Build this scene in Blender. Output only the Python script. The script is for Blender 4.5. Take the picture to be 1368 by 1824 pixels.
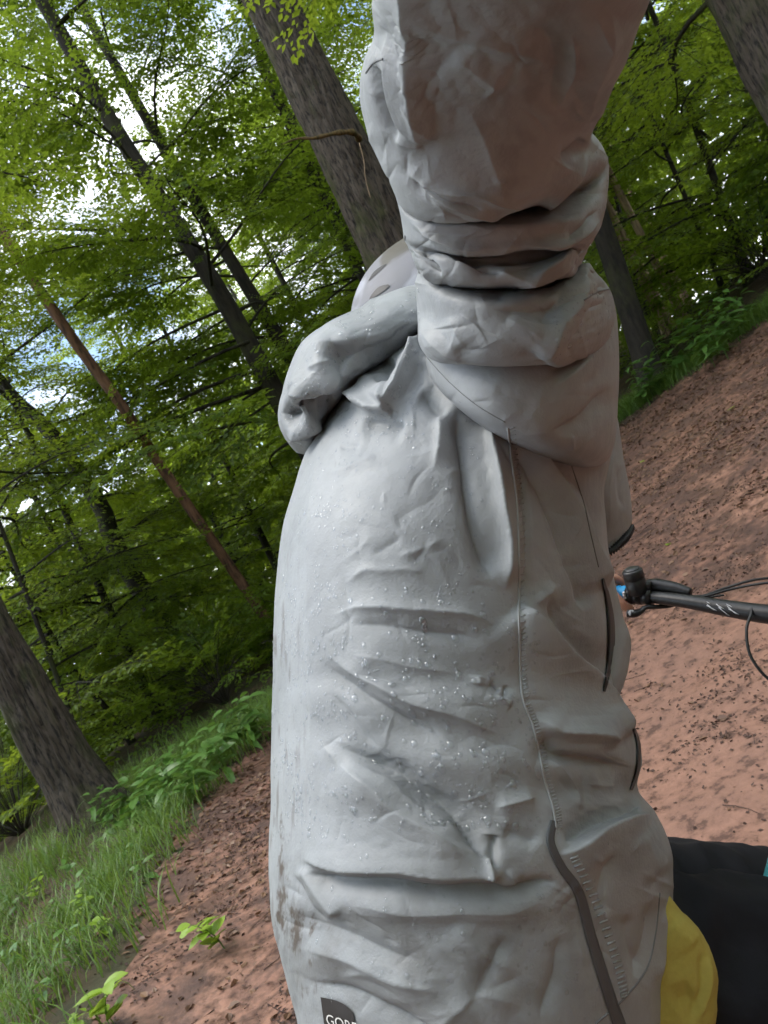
import bpy, bmesh, math, random
import numpy as np
from mathutils import Vector, Matrix
from mathutils.bvhtree import BVHTree

for o in list(bpy.data.objects):
    bpy.data.objects.remove(o)
scene = bpy.context.scene
COL = scene.collection
R = math.radians

# ------------------------------------------------------------------ camera
CAM_H, ROLL, FPX, CX, CY = 1.35, R(27.0), 1370.0, 684.0, 912.0
cR, sR = math.cos(ROLL), math.sin(ROLL)
cd = bpy.data.cameras.new("camera")
cam = bpy.data.objects.new("camera", cd); COL.objects.link(cam)
cd.sensor_fit = 'HORIZONTAL'; cd.sensor_width = 36.0
cd.lens = 36.0 * FPX / 1368.0
cd.clip_start = 0.02; cd.clip_end = 2000
cam.matrix_world = Matrix(((cR, sR, 0, 0), (0, 0, -1, 0), (-sR, cR, 0, CAM_H), (0, 0, 0, 1)))
cd.dof.use_dof = True; cd.dof.focus_distance = 0.72; cd.dof.aperture_fstop = 30.0
scene.camera = cam

# ------------------------------------------------------------------ sky and sun
SUN_EL, SUN_AZ = R(62), R(-82)        # azimuth measured from +Y towards +X
w = bpy.data.worlds.new("World"); scene.world = w; w.use_nodes = True
nt = w.node_tree; nt.nodes.clear()
out = nt.nodes.new('ShaderNodeOutputWorld'); bg = nt.nodes.new('ShaderNodeBackground')
sky = nt.nodes.new('ShaderNodeTexSky'); sky.sky_type = 'NISHITA'; sky.sun_disc = False
sky.sun_elevation = SUN_EL; sky.sun_rotation = SUN_AZ
tc = nt.nodes.new('ShaderNodeTexCoord')
nz = nt.nodes.new('ShaderNodeTexNoise'); nz.inputs['Scale'].default_value = 3.6; nz.inputs['Detail'].default_value = 8
nz.inputs['Roughness'].default_value = 0.55
rp = nt.nodes.new('ShaderNodeValToRGB')
rp.color_ramp.elements[0].position = 0.42; rp.color_ramp.elements[0].color = (0, 0, 0, 1)
rp.color_ramp.elements[1].position = 0.57; rp.color_ramp.elements[1].color = (1, 1, 1, 1)
mx = nt.nodes.new('ShaderNodeMix'); mx.data_type = 'RGBA'
nt.links.new(tc.outputs['Generated'], nz.inputs['Vector'])
nt.links.new(nz.outputs['Fac'], rp.inputs['Fac'])
nt.links.new(rp.outputs['Color'], mx.inputs['Factor'])
nt.links.new(sky.outputs['Color'], mx.inputs['A'])
mx.inputs['B'].default_value = (9.5, 9.8, 10.2, 1)
nt.links.new(mx.outputs['Result'], bg.inputs['Color'])
bg.inputs['Strength'].default_value = 0.12
nt.links.new(bg.outputs['Background'], out.inputs['Surface'])
sl = bpy.data.lights.new("sun", 'SUN'); sl.energy = 0.8; sl.angle = R(24); sl.color = (1.0, 0.95, 0.86)
sun = bpy.data.objects.new("sun", sl); COL.objects.link(sun)
sd = Vector((math.cos(SUN_EL) * math.sin(SUN_AZ), math.cos(SUN_EL) * math.cos(SUN_AZ), math.sin(SUN_EL)))
sun.rotation_euler = sd.to_track_quat('Z', 'Y').to_euler()
sun.location = (0, 0, 30)
vs = scene.view_settings
vs.view_transform = 'Standard'; vs.look = 'None'; vs.exposure = 1.38; vs.gamma = 1.0; vs.use_curve_mapping = False
scene.cycles.use_denoising = True
scene.cycles.max_bounces = 6; scene.cycles.diffuse_bounces = 3; scene.cycles.glossy_bounces = 2; scene.cycles.transmission_bounces = 3; scene.cycles.transparent_max_bounces = 6
scene.cycles.use_adaptive_sampling = True; scene.cycles.adaptive_threshold = 0.03; scene.cycles.caustics_reflective = False
scene.cycles.caustics_refractive = False

# ------------------------------------------------------------------ helpers
def P(px, py, d):
    """a pixel of the photograph at a known distance -> a point of the place"""
    x = np.asarray(px, float) - CX; y = np.asarray(py, float) - CY
    u = x * cR - y * sR; v = x * sR + y * cR
    d = np.asarray(d, float)
    return np.stack([u / FPX * d, d + 0 * u, CAM_H - v / FPX * d], -1)
def pv(px, py, d): return Vector(P(px, py, d))
def topix(V):
    d = V[..., 1]; u = V[..., 0] / d * FPX; v = (CAM_H - V[..., 2]) / d * FPX
    return u * cR + v * sR + CX, -u * sR + v * cR + CY

def mesh_np(name, V, Fs, smooth=True):
    if isinstance(Fs, np.ndarray): Fs = [Fs]
    me = bpy.data.meshes.new(name)
    V = np.asarray(V, np.float32)
    me.vertices.add(len(V)); me.vertices.foreach_set('co', V.ravel())
    loops = np.concatenate([f.ravel() for f in Fs]).astype(np.int32)
    tot = np.concatenate([np.full(len(f), f.shape[1]) for f in Fs]).astype(np.int32)
    st = np.concatenate([[0], np.cumsum(tot)[:-1]]).astype(np.int32)
    me.loops.add(len(loops)); me.loops.foreach_set('vertex_index', loops)
    me.polygons.add(len(tot)); me.polygons.foreach_set('loop_start', st)
    me.polygons.foreach_set('use_smooth', np.full(len(tot), smooth))
    me.update(calc_edges=True)
    return me
def link(name, me, mat, parent=None, **props):
    o = bpy.data.objects.new(name, me)
    COL.objects.link(o)
    if mat is not None and me is not None and not me.materials: me.materials.append(mat)
    if parent is not None: o.parent = parent
    for k, v in props.items(): o[k] = v
    return o
def obj(name, V, F, mat, parent=None, smooth=True, **props):
    return link(name, mesh_np(name, V, F, smooth), mat, parent, **props)
def root(name, label, cat, group=None, loc=(0, 0, 0)):
    o = bpy.data.objects.new(name, None); COL.objects.link(o); o.location = loc
    o.empty_display_size = 0.1
    o['label'] = label; o['category'] = cat
    if group: o['group'] = group
    return o
class MB:
    """collects pieces of one mesh"""
    def __init__(s): s.V = []; s.F = {}; s.n = 0
    def add(s, V, F):
        V = np.asarray(V, float).reshape(-1, 3)
        for f in ([F] if isinstance(F, np.ndarray) else F):
            if len(f): s.F.setdefault(f.shape[1], []).append(f + s.n)
        s.V.append(V); s.n += len(V)
    def build(s, name, mat, parent=None, smooth=True, **props):
        return obj(name, np.concatenate(s.V), [np.concatenate(v) for v in s.F.values()], mat, parent, smooth, **props)

# value noise --------------------------------------------------------------
def _h(ix, iy, iz, seed):
    n = (ix * 374761393 + iy * 668265263 + iz * 2147483647 + seed * 1274126177) & 0xFFFFFFFF
    n = ((n ^ (n >> 13)) * 1274126177) & 0xFFFFFFFF
    n = ((n ^ (n >> 16)) * 2246822519) & 0xFFFFFFFF
    return ((n ^ (n >> 15)) & 0xFFFFFF) / float(0xFFFFFF)
def vn(x, y, z=None, seed=0):
    """gradient noise, about -1..1"""
    x = np.asarray(x, float); y = np.asarray(y, float)
    flat2 = z is None
    z = np.zeros(np.broadcast(x, y).shape) if flat2 else np.asarray(z, float)
    ix, iy, iz = (np.floor(a).astype(np.int64) for a in (x, y, z))
    gx_, gy_, gz_ = x - ix, y - iy, z - iz
    fx, fy, fz = (f * f * f * (f * (f * 6 - 15) + 10) for f in (gx_, gy_, gz_))
    r = 0
    for a in (0, 1):
        for b in (0, 1):
            for c in ((0,) if flat2 else (0, 1)):
                wgt = (fx if a else 1 - fx) * (fy if b else 1 - fy) * (1 if flat2 else (fz if c else 1 - fz))
                h = _h(ix + a, iy + b, iz + c, seed) * 2 * np.pi; k = _h(ix + a, iy + b, iz + c, seed + 101) * 2 - 1
                if flat2: g = np.cos(h) * (gx_ - a) + np.sin(h) * (gy_ - b)
                else:
                    q = np.sqrt(1 - k * k); g = q * np.cos(h) * (gx_ - a) + q * np.sin(h) * (gy_ - b) + k * (gz_ - c)
                r = r + wgt * g
    return r * 1.5
def fbm(x, y, z=None, oct=4, seed=0, gain=0.5):
    r = 0; a = 1.0; f = 1.0; t = 0
    for i in range(oct):
        r = r + a * vn(x * f, y * f, None if z is None else z * f, seed + i * 17); t += a; a *= gain; f *= 2.03
    return r / t
def sstep(a, b, x):
    t = np.clip((x - a) / (b - a), 0, 1); return t * t * (3 - 2 * t)

# splines and tubes --------------------------------------------------------
def catmull(K, n):
    """K (k, m) key rows -> n rows, centripetal enough for evenly spread keys"""
    K = np.asarray(K, float); k = len(K)
    t = np.linspace(0, k - 1, n); i = np.clip(np.floor(t).astype(int), 0, k - 2); f = (t - i)[:, None]
    p0 = K[np.clip(i - 1, 0, k - 1)]; p1 = K[i]; p2 = K[i + 1]; p3 = K[np.clip(i + 2, 0, k - 1)]
    m1 = (p2 - p0) * 0.5; m2 = (p3 - p1) * 0.5
    return (2 * f**3 - 3 * f**2 + 1) * p1 + (f**3 - 2 * f**2 + f) * m1 + (-2 * f**3 + 3 * f**2) * p2 + (f**3 - f**2) * m2
def tube(pts, rad, n=8, cap=True, flat=1.0, up=None):
    pts = np.asarray(pts, float); m = len(pts)
    rad = np.broadcast_to(np.asarray(rad, float), (m,))
    T = np.gradient(pts, axis=0); T /= np.linalg.norm(T, axis=1)[:, None] + 1e-12
    a = np.array([0, 0, 1.0]) if up is None else np.asarray(up, float)
    if abs(np.dot(T[0], a)) > 0.95: a = np.array([1.0, 0, 0])
    u = np.cross(T[0], a); u /= np.linalg.norm(u)
    U = np.zeros((m, 3)); W = np.zeros((m, 3))
    for i in range(m):
        u = u - T[i] * np.dot(u, T[i]); u /= np.linalg.norm(u) + 1e-12
        U[i] = u; W[i] = np.cross(T[i], u)
    th = np.arange(n) * 2 * np.pi / n
    V = pts[:, None] + rad[:, None, None] * (np.cos(th)[None, :, None] * U[:, None] + flat * np.sin(th)[None, :, None] * W[:, None])
    V = V.reshape(-1, 3)
    i = np.arange(m - 1)[:, None] * n; j = np.arange(n)[None]; j2 = (j + 1) % n
    F = np.stack([i + j, i + j2, i + n + j2, i + n + j], -1).reshape(-1, 4)
    Fs = [F]
    if cap:
        V = np.concatenate([V, pts[:1], pts[-1:]])
        k = np.arange(n); k2 = (k + 1) % n
        c0 = np.stack([k2, k, np.full(n, m * n)], -1)
        c1 = np.stack([(m - 1) * n + k, (m - 1) * n + k2, np.full(n, m * n + 1)], -1)
        Fs.append(np.concatenate([c0, c1]))
    return V, Fs
def box(c, s, Rm=None):
    v = np.array([[x, y, z] for x in (-.5, .5) for y in (-.5, .5) for z in (-.5, .5)]) * np.asarray(s, float)
    if Rm is not None: v = v @ np.asarray(Rm, float).T
    return v + np.asarray(c, float), np.array([[0, 1, 3, 2], [4, 6, 7, 5], [0, 4, 5, 1], [2, 3, 7, 6], [0, 2, 6, 4], [1, 5, 7, 3]])
def ellipsoid(c, r, nu=16, nv=10, half=False, Rm=None):
    v0 = 0.0 if half else -np.pi / 2
    ph = np.linspace(v0, np.pi / 2, nv); th = np.arange(nu) * 2 * np.pi / nu
    V = np.stack([np.cos(ph)[:, None] * np.cos(th), np.cos(ph)[:, None] * np.sin(th), np.sin(ph)[:, None] + 0 * th], -1).reshape(-1, 3) * np.asarray(r, float)
    if Rm is not None: V = V @ np.asarray(Rm, float).T
    i = np.arange(nv - 1)[:, None] * nu; j = np.arange(nu)[None]; j2 = (j + 1) % nu
    return V + np.asarray(c, float), np.stack([i + j, i + j2, i + nu + j2, i + nu + j], -1).reshape(-1, 4)

# materials ----------------------------------------------------------------
def mat(name, color=(.5, .5, .5), rough=.6, **kw):
    m = bpy.data.materials.new(name); m.use_nodes = True
    b = m.node_tree.nodes['Principled BSDF']
    b.inputs['Base Color'].default_value = (*color, 1); b.inputs['Roughness'].default_value = rough
    for k, v in kw.items(): b.inputs[k].default_value = v
    return m
def N(m, t, **kw):
    n = m.node_tree.nodes.new(t)
    for k, v in kw.items():
        if k in n.inputs.keys(): n.inputs[k].default_value = v
        else: setattr(n, k, v)
    return n
def L(m, a, b): m.node_tree.links.new(a, b)
def ramp(m, fac, stops):
    r = N(m, 'ShaderNodeValToRGB'); e = r.color_ramp.elements
    while len(e) > 1: e.remove(e[-1])
    e[0].position = stops[0][0]; e[0].color = (*stops[0][1], 1)
    for p, c in stops[1:]:
        x = e.new(p); x.color = (*c, 1)
    L(m, fac, r.inputs['Fac']); return r
def bsdf(m): return m.node_tree.nodes['Principled BSDF']
def coord(m, kind='Object', scale=(1, 1, 1)):
    t = N(m, 'ShaderNodeTexCoord'); mp = N(m, 'ShaderNodeMapping'); mp.inputs['Scale'].default_value = scale
    L(m, t.outputs[kind], mp.inputs['Vector']); return mp.outputs['Vector']
def noise(m, vec, scale, detail=4, rough=.55):
    n = N(m, 'ShaderNodeTexNoise'); n.inputs['Scale'].default_value = scale; n.inputs['Detail'].default_value = detail
    n.inputs['Roughness'].default_value = rough
    if vec is not None: L(m, vec, n.inputs['Vector'])
    return n
def bump(m, h, strength=.3, dist=.01, normal=None):
    b = N(m, 'ShaderNodeBump'); b.inputs['Strength'].default_value = strength; b.inputs['Distance'].default_value = dist
    L(m, h, b.inputs['Height'])
    if normal is not None: L(m, normal, b.inputs['Normal'])
    return b
def mixc(m, fac, a, b, blend='MIX'):
    x = N(m, 'ShaderNodeMix'); x.data_type = 'RGBA'; x.blend_type = blend
    for s, v in (('Factor', fac), ('A', a), ('B', b)):
        if hasattr(v, 'is_output'): L(m, v, x.inputs[s])
        else: x.inputs[s].default_value = v if s == 'Factor' else (*v, 1)
    return x.outputs['Result']

def leaf_mat(name, dark, light, trans, tfac=.45, rough=.42):
    m = bpy.data.materials.new(name); m.use_nodes = True
    b = bsdf(m); b.inputs['Roughness'].default_value = rough
    g = N(m, 'ShaderNodeNewGeometry')
    oi = N(m, 'ShaderNodeObjectInfo')
    a = N(m, 'ShaderNodeMath', operation='MULTIPLY'); L(m, g.outputs['Random Per Island'], a.inputs[0]); a.inputs[1].default_value = .8
    s = N(m, 'ShaderNodeMath', operation='MULTIPLY_ADD'); L(m, oi.outputs['Random'], s.inputs[0]); s.inputs[1].default_value = .2
    L(m, a.outputs[0], s.inputs[2])
    c = ramp(m, s.outputs[0], [(0, dark), (.9, light), (1, tuple(min(1, x * 1.35) for x in light))])
    L(m, c.outputs['Color'], b.inputs['Base Color'])
    t = N(m, 'ShaderNodeBsdfTranslucent')
    tcol = mixc(m, .55, c.outputs['Color'], trans)
    L(m, tcol, t.inputs['Color'])
    ms = N(m, 'ShaderNodeMixShader'); ms.inputs[0].default_value = tfac
    L(m, b.outputs[0], ms.inputs[1]); L(m, t.outputs[0], ms.inputs[2])
    L(m, ms.outputs[0], m.node_tree.nodes['Material Output'].inputs['Surface'])
    return m
M = {}
M['leaf'] = leaf_mat('leaf_green', (.048, .100, .012), (.120, .205, .021), (.46, .60, .042), .53)
M['leaf_lit'] = leaf_mat('leaf_lit', (.070, .130, .014), (.165, .250, .026), (.54, .66, .05), .55)  # lighter copy of the leaf green, painting brighter light onto dim foliage
M['leaf_dark'] = leaf_mat('leaf_dark', (.022, .052, .016), (.055, .105, .030), (.16, .28, .04), .35, .34)
M['herb'] = leaf_mat('herb_green', (.06, .15, .028), (.13, .26, .05), (.26, .42, .06), .3, .4)
M['seedling'] = leaf_mat('seedling_green', (.20, .34, .03), (.30, .46, .05), (.5, .62, .08), .35, .4)
M['grass'] = leaf_mat('grass_green', (.055, .13, .018), (.15, .26, .045), (.30, .42, .06), .38, .45)
M['litter'] = leaf_mat('litter_brown', (.075, .036, .022), (.25, .145, .085), (.25, .14, .07), .12, .5)
M['debris'] = mat('bark_debris', (.055, .030, .022), .8)
def bark(name, base, dark, moss=0.3, vs=7.0):
    m = bpy.data.materials.new(name); m.use_nodes = True; b = bsdf(m); b.inputs['Roughness'].default_value = .85
    v = coord(m, 'Object', (vs * 2, vs * 2, vs * .35))
    n = noise(m, v, 2.2, 6, .65)
    c = ramp(m, n.outputs['Fac'], [(.38, dark), (.5, base), (.66, tuple(min(1, x * 1.5) for x in base))])
    v2 = coord(m, 'Object', (1.3, 1.3, .8)); n2 = noise(m, v2, 2.0, 5, .6)
    mr = N(m, 'ShaderNodeMapRange'); L(m, n2.outputs['Fac'], mr.inputs['Value'])
    mr.inputs['From Min'].default_value = .50; mr.inputs['From Max'].default_value = .66; mr.inputs['To Max'].default_value = moss
    L(m, mixc(m, mr.outputs['Result'], c.outputs['Color'], (.065, .075, .018)), b.inputs['Base Color'])
    bp = bump(m, n.outputs['Fac'], .8, .02); L(m, bp.outputs['Normal'], b.inputs['Normal'])
    return m
M['oak'] = bark('oak_bark', (.072, .056, .042), (.010, .008, .006), .75, 9)
M['bark'] = bark('smooth_bark', (.024, .019, .013), (.009, .007, .005), .5, 4)
M['pine'] = bark('pine_bark', (.17, .085, .050), (.06, .030, .020), .05, 4)
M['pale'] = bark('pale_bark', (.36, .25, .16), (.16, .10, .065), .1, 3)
M['pine_moss'] = bark('mossy_branch', (.13, .085, .03), (.05, .04, .012), .8, 8)
M['twig'] = mat('twig', (.035, .028, .02), .8)
# ================================================================== terrain
EDGE = catmull([(-2.2, -3.5), (-1.9, -1), (-1.72, 1.4), (-1.85, 3.05), (-2.08, 4.1), (-2.0, 5.3), (-1.70, 6.75), (-.5, 8.6), (1.2, 9.6), (3.15, 10.02), (5.03, 9.13), (8, 6.6), (12, 2)], 120)
def softplus(x, k=2.5): return np.log1p(np.exp(np.clip(x * k, -40, 40))) / k
def edge_dist(x, y):
    """signed distance to the outer rim of the trail, positive in the wood"""
    x = np.asarray(x, float); y = np.asarray(y, float); sh = x.shape
    q = np.stack([x.ravel(), y.ravel()], -1)
    best = np.full(len(q), 1e9); sg = np.ones(len(q))
    for a, b in zip(EDGE[:-1], EDGE[1:]):
        d = b - a; t = np.clip(((q - a) @ d) / (d @ d), 0, 1)
        r = q - a - t[:, None] * d; dd = np.hypot(r[:, 0], r[:, 1])
        cr = d[0] * (q[:, 1] - a[1]) - d[1] * (q[:, 0] - a[0])
        m = dd < best; best[m] = dd[m]; sg[m] = np.where(cr[m] > 0, 1, -1)
    return (best * sg).reshape(sh)
def H0(x, y):
    x = np.asarray(x, float); y = np.asarray(y, float)
    z = .227 * softplus(np.minimum(x + .3 * y - 2.5, 9 + .08 * (x + .3 * y)))
    z = z - .20 * softplus(-(x + 5.0)) - .05 * softplus(y - 14) * sstep(6, -2, x)
    # unseen slope added behind the viewer to block low light from there
    z = z + .5 * softplus(np.minimum(-y - 1.6, 14 - .1 * y)) 
    return z
def CALM(x, y): return np.exp(-(((x - .95) / 1.15) ** 2 + ((y - 3.1) / 1.35) ** 2))
def H(x, y, e=None):
    x = np.asarray(x, float); y = np.asarray(y, float)
    e = edge_dist(x, y) if e is None else e
    z = H0(x, y)
    rim = np.exp(-((e - .25) / .45) ** 2) * .09
    r = np.hypot(x, y)
    near = sstep(26, 8, r)
    z = z + rim + near * (.030 * fbm(x * .9, y * .9, oct=3, seed=4) + .018 * fbm(x * 3.1, y * 3.1, oct=3, seed=9))
    z = z + sstep(.2, 2.0, e) * (.10 * fbm(x * .5, y * .5, oct=3, seed=21))
    # trodden clods along the wheel line, smoother mud in the middle of the trail
    calm = CALM(x, y)
    rough = (1 - .85 * calm) * sstep(-.1, .35, fbm(x * .55 + 3, y * .55, oct=2, seed=33) + .35 * np.exp(-((e + .7) / .6) ** 2))
    z = z + sstep(9, 3, r) * sstep(.3, -.1, e) * rough * (.020 * fbm(x * 9, y * 9, oct=3, seed=12) + .010 * np.abs(fbm(x * 22, y * 22, oct=2, seed=5)))
    return z
gn = 440
s = np.linspace(-1, 1, gn)
gx = 5.0 * np.sinh(s * 4.3) / np.sinh(4.3) * 36 + 0.4
gy = 5.0 * np.sinh(np.linspace(-.80, 1, gn) * 4.3) / np.sinh(4.3) * 36 + 3.2
GX, GY = np.meshgrid(gx, gy); GE = edge_dist(GX, GY)
GZ = H(GX, GY, GE)
GV = np.stack([GX, GY, GZ], -1).reshape(-1, 3)
ii = (np.arange(gn - 1)[:, None] * gn + np.arange(gn - 1)[None]).ravel()
GF = np.stack([ii, ii + 1, ii + gn + 1, ii + gn], -1)
fe = GE.ravel()[GF].mean(1)
wob = .16 * fbm(GV[GF].mean(1)[:, 0] * 2.2, GV[GF].mean(1)[:, 1] * 2.2, oct=3, seed=8)
isp = (fe + wob < .05) & (np.hypot(*GV[GF].mean(1)[:, :2].T) < 40)
def mud_mat():
    m = bpy.data.materials.new('red_mud'); m.use_nodes = True; b = bsdf(m)
    v = coord(m)
    n1 = noise(m, v, .95, 7, .62); n2 = noise(m, v, 13, 6, .7); n3 = noise(m, v, 60, 3, .6)
    n4 = noise(m, v, 3.4, 7, .68)
    base = ramp(m, n1.outputs['Fac'], [(.34, (.145, .070, .050)), (.50, (.255, .130, .090)), (.64, (.38, .205, .145))])
    c2 = ramp(m, n2.outputs['Fac'], [(.38, (.085, .040, .030)), (.50, (.62, .62, .62)), (.60, (1, 1, 1)), (.75, (1.0, .96, .9))])
    x = mixc(m, .85, base.outputs['Color'], c2.outputs['Color'], 'MULTIPLY')
    pk = ramp(m, n4.outputs['Fac'], [(.48, (0, 0, 0)), (.58, (.75, .75, .75))])
    x = mixc(m, pk.outputs['Color'], x, (.075, .042, .034))
    ba = N(m, 'ShaderNodeAttribute', attribute_name='bare'); fine = ramp(m, n2.outputs['Fac'], [(.38, (.11, .058, .042)), (.46, (.25, .133, .094)), (.7, (.315, .172, .122))])
    bm_ = N(m, 'ShaderNodeMath', operation='MULTIPLY'); L(m, ba.outputs['Fac'], bm_.inputs[0]); bm_.inputs[1].default_value = .75
    x = mixc(m, bm_.outputs[0], x, fine.outputs['Color'])
    L(m, x, b.inputs['Base Color'])
    rr = ramp(m, n1.outputs['Fac'], [(.4, (.75,) * 3), (.65, (.42,) * 3)]); L(m, rr.outputs['Color'], b.inputs['Roughness'])
    bp = bump(m, n2.outputs['Fac'], .5, .012); bp2 = bump(m, n3.outputs['Fac'], .35, .004, bp.outputs['Normal'])
    L(m, bp2.outputs['Normal'], b.inputs['Normal']); return m
def soil_mat():
    m = bpy.data.materials.new('forest_soil'); m.use_nodes = True; b = bsdf(m); b.inputs['Roughness'].default_value = .9
    v = coord(m); n = noise(m, v, 7, 8, .7); n1 = noise(m, v, .8, 3)
    c = ramp(m, n.outputs['Fac'], [(.35, (.030, .018, .011)), (.55, (.085, .050, .030)), (.72, (.16, .095, .055))])
    g = ramp(m, n1.outputs['Fac'], [(.42, (0, 0, 0)), (.6, (1, 1, 1))])
    mm = N(m, 'ShaderNodeMath', operation='MULTIPLY'); L(m, g.outputs['Color'], mm.inputs[0]); mm.inputs[1].default_value = .55
    L(m, mixc(m, mm.outputs[0], c.outputs['Color'], (.035, .055, .014)), b.inputs['Base Color'])
    bp = bump(m, n.outputs['Fac'], .8, .04); L(m, bp.outputs['Normal'], b.inputs['Normal']); return m
def submesh(name, F, mt):
    u, inv = np.unique(F.ravel(), return_inverse=True)
    o = obj(name, GV[u], inv.reshape(-1, 4), mt, kind='structure'); a = o.data.attributes.new('bare', 'FLOAT', 'POINT'); g = GV[u]
    a.data.foreach_set('value', sstep(.25, .75, 1.15 * CALM(g[:, 0], g[:, 1]) + .35 * fbm(g[:, 0] * 1.7, g[:, 1] * 1.7, oct=3, seed=77)).astype(np.float32)); return o
submesh('path', GF[isp], mud_mat()); submesh('ground', GF[~isp], soil_mat())

# ================================================================== leaves
def leaf_verts(pos, dr, nm, size, fine):
    """pos, dr, nm (n,3); size (n,) -> verts, quads"""
    dr = dr / (np.linalg.norm(dr, axis=1)[:, None] + 1e-9)
    sd_ = np.cross(nm, dr); sd_ /= np.linalg.norm(sd_, axis=1)[:, None] + 1e-9
    nn = np.cross(dr, sd_)
    if fine:
        T = np.array([(0, 0, 0), (.30, .27, .07), (.68, .25, .05), (1, 0, -.10), (.68, -.25, .05), (.30, -.27, .07)])
        Q = np.array([[0, 3, 2, 1], [0, 5, 4, 3]])
    else:
        T = np.array([(0, 0, 0), (.45, .31, .06), (1, 0, -.06), (.45, -.31, .06)]); Q = np.array([[0, 3, 2, 1]])
    k = len(T); n = len(pos)
    V = pos[:, None] + size[:, None, None] * (T[None, :, :1] * dr[:, None] + T[None, :, 1:2] * sd_[:, None] + T[None, :, 2:] * nn[:, None])
    F = (np.arange(n)[:, None, None] * k + Q[None]).reshape(-1, 4)
    return V.reshape(-1, 3), F
def make_spray(rng, Lm=1.5, ns=13, step=.055, lsize=.072):
    """flat beech-like spray along +x: leaf frames and twig lines"""
    pos, dr, nm, sz, tw = [], [], [], [], []
    def axis(t): return np.array([t * Lm, .10 * math.sin(2.2 * t), .05 * t - .22 * t * t])
    tw.append((np.array([axis(t) for t in np.linspace(0, 1, 5)]), .006))
    for i in range(ns):
        t = .10 + .88 * i / (ns - 1); a0 = axis(t)
        side = 1 if i % 2 else -1
        ll = (.62 * (1 - t) ** .7 + .16) * rng.uniform(.75, 1.2)
        ang = side * R(rng.uniform(38, 62)); d = np.array([math.cos(ang), math.sin(ang), rng.uniform(-.12, .12)])
        e = a0 + d * ll + np.array([0, 0, -.10 * ll])
        tw.append((np.array([a0, (a0 + e) / 2 + np.array([0, 0, .02]), e]), .0028))
        k = max(2, int(ll / step))
        for j in range(k):
            u = (j + .6) / k; p = a0 * (1 - u) + e * u
            la = ang + (1 if j % 2 else -1) * R(rng.uniform(30, 62)) * (0 if j == k - 1 else 1)
            dd = np.array([math.cos(la), math.sin(la), rng.uniform(-.45, .12)])
            pos.append(p + np.array([0, 0, rng.uniform(-.02, .02)])); dr.append(dd)
            nm.append(np.array([rng.normal(0, .32), rng.normal(0, .32), 1.0])); sz.append(lsize * rng.uniform(.6, 1.25))
    return [np.array(pos), np.array(dr), np.array(nm), np.array(sz), tw]
RNG = np.random.default_rng(11)
SPRAYS = [make_spray(RNG) for _ in range(6)]
def rot_to(d, rollv):
    d = d / np.linalg.norm(d); up = np.array([0, 0, 1.0])
    y = np.cross(up, d); y /= np.linalg.norm(y) + 1e-9; z = np.cross(d, y)
    c, s_ = math.cos(rollv), math.sin(rollv)
    return np.stack([d, c * y + s_ * z, -s_ * y + c * z], 1)
def twig_tubes(lines):
    """lines: list of (pts(k,3), r0) all with equal k -> triangular tubes, vectorised"""
    V, F, n0 = [], [], 0
    by = {}
    for p, r in lines: by.setdefault(len(p), []).append((p, r))
    for k, ls in by.items():
        Pn = np.stack([p for p, _ in ls]); rr = np.array([r for _, r in ls])
        T = Pn[:, -1] - Pn[:, 0]; T /= np.linalg.norm(T, axis=1)[:, None] + 1e-9
        a = np.where(np.abs(T[:, 2:]) > .9, np.array([[1., 0, 0]]), np.array([[0, 0, 1.]]))
        U = np.cross(T, a); U /= np.linalg.norm(U, axis=1)[:, None] + 1e-9; W = np.cross(T, U)
        tap = np.linspace(1, .3, k)
        ring = []
        for q in range(3):
            th = q * 2 * np.pi / 3
            o = math.cos(th) * U + math.sin(th) * W
            ring.append(Pn + o[:, None] * (rr[:, None] * tap[None])[..., None])
        RG = np.stack(ring, 2)                     # (n,k,3,3)
        nl = len(ls); V.append(RG.reshape(-1, 3))
        b = (np.arange(nl)[:, None, None] * k + np.arange(k - 1)[None, :, None]) * 3
        q = np.arange(3)[None, None]; q2 = (q + 1) % 3
        F.append((np.stack([b + q, b + q2, b + 3 + q2, b + 3 + q], -1)).reshape(-1, 4) + n0)
        n0 += nl * k * 3
    return np.concatenate(V), np.concatenate(F)

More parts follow.
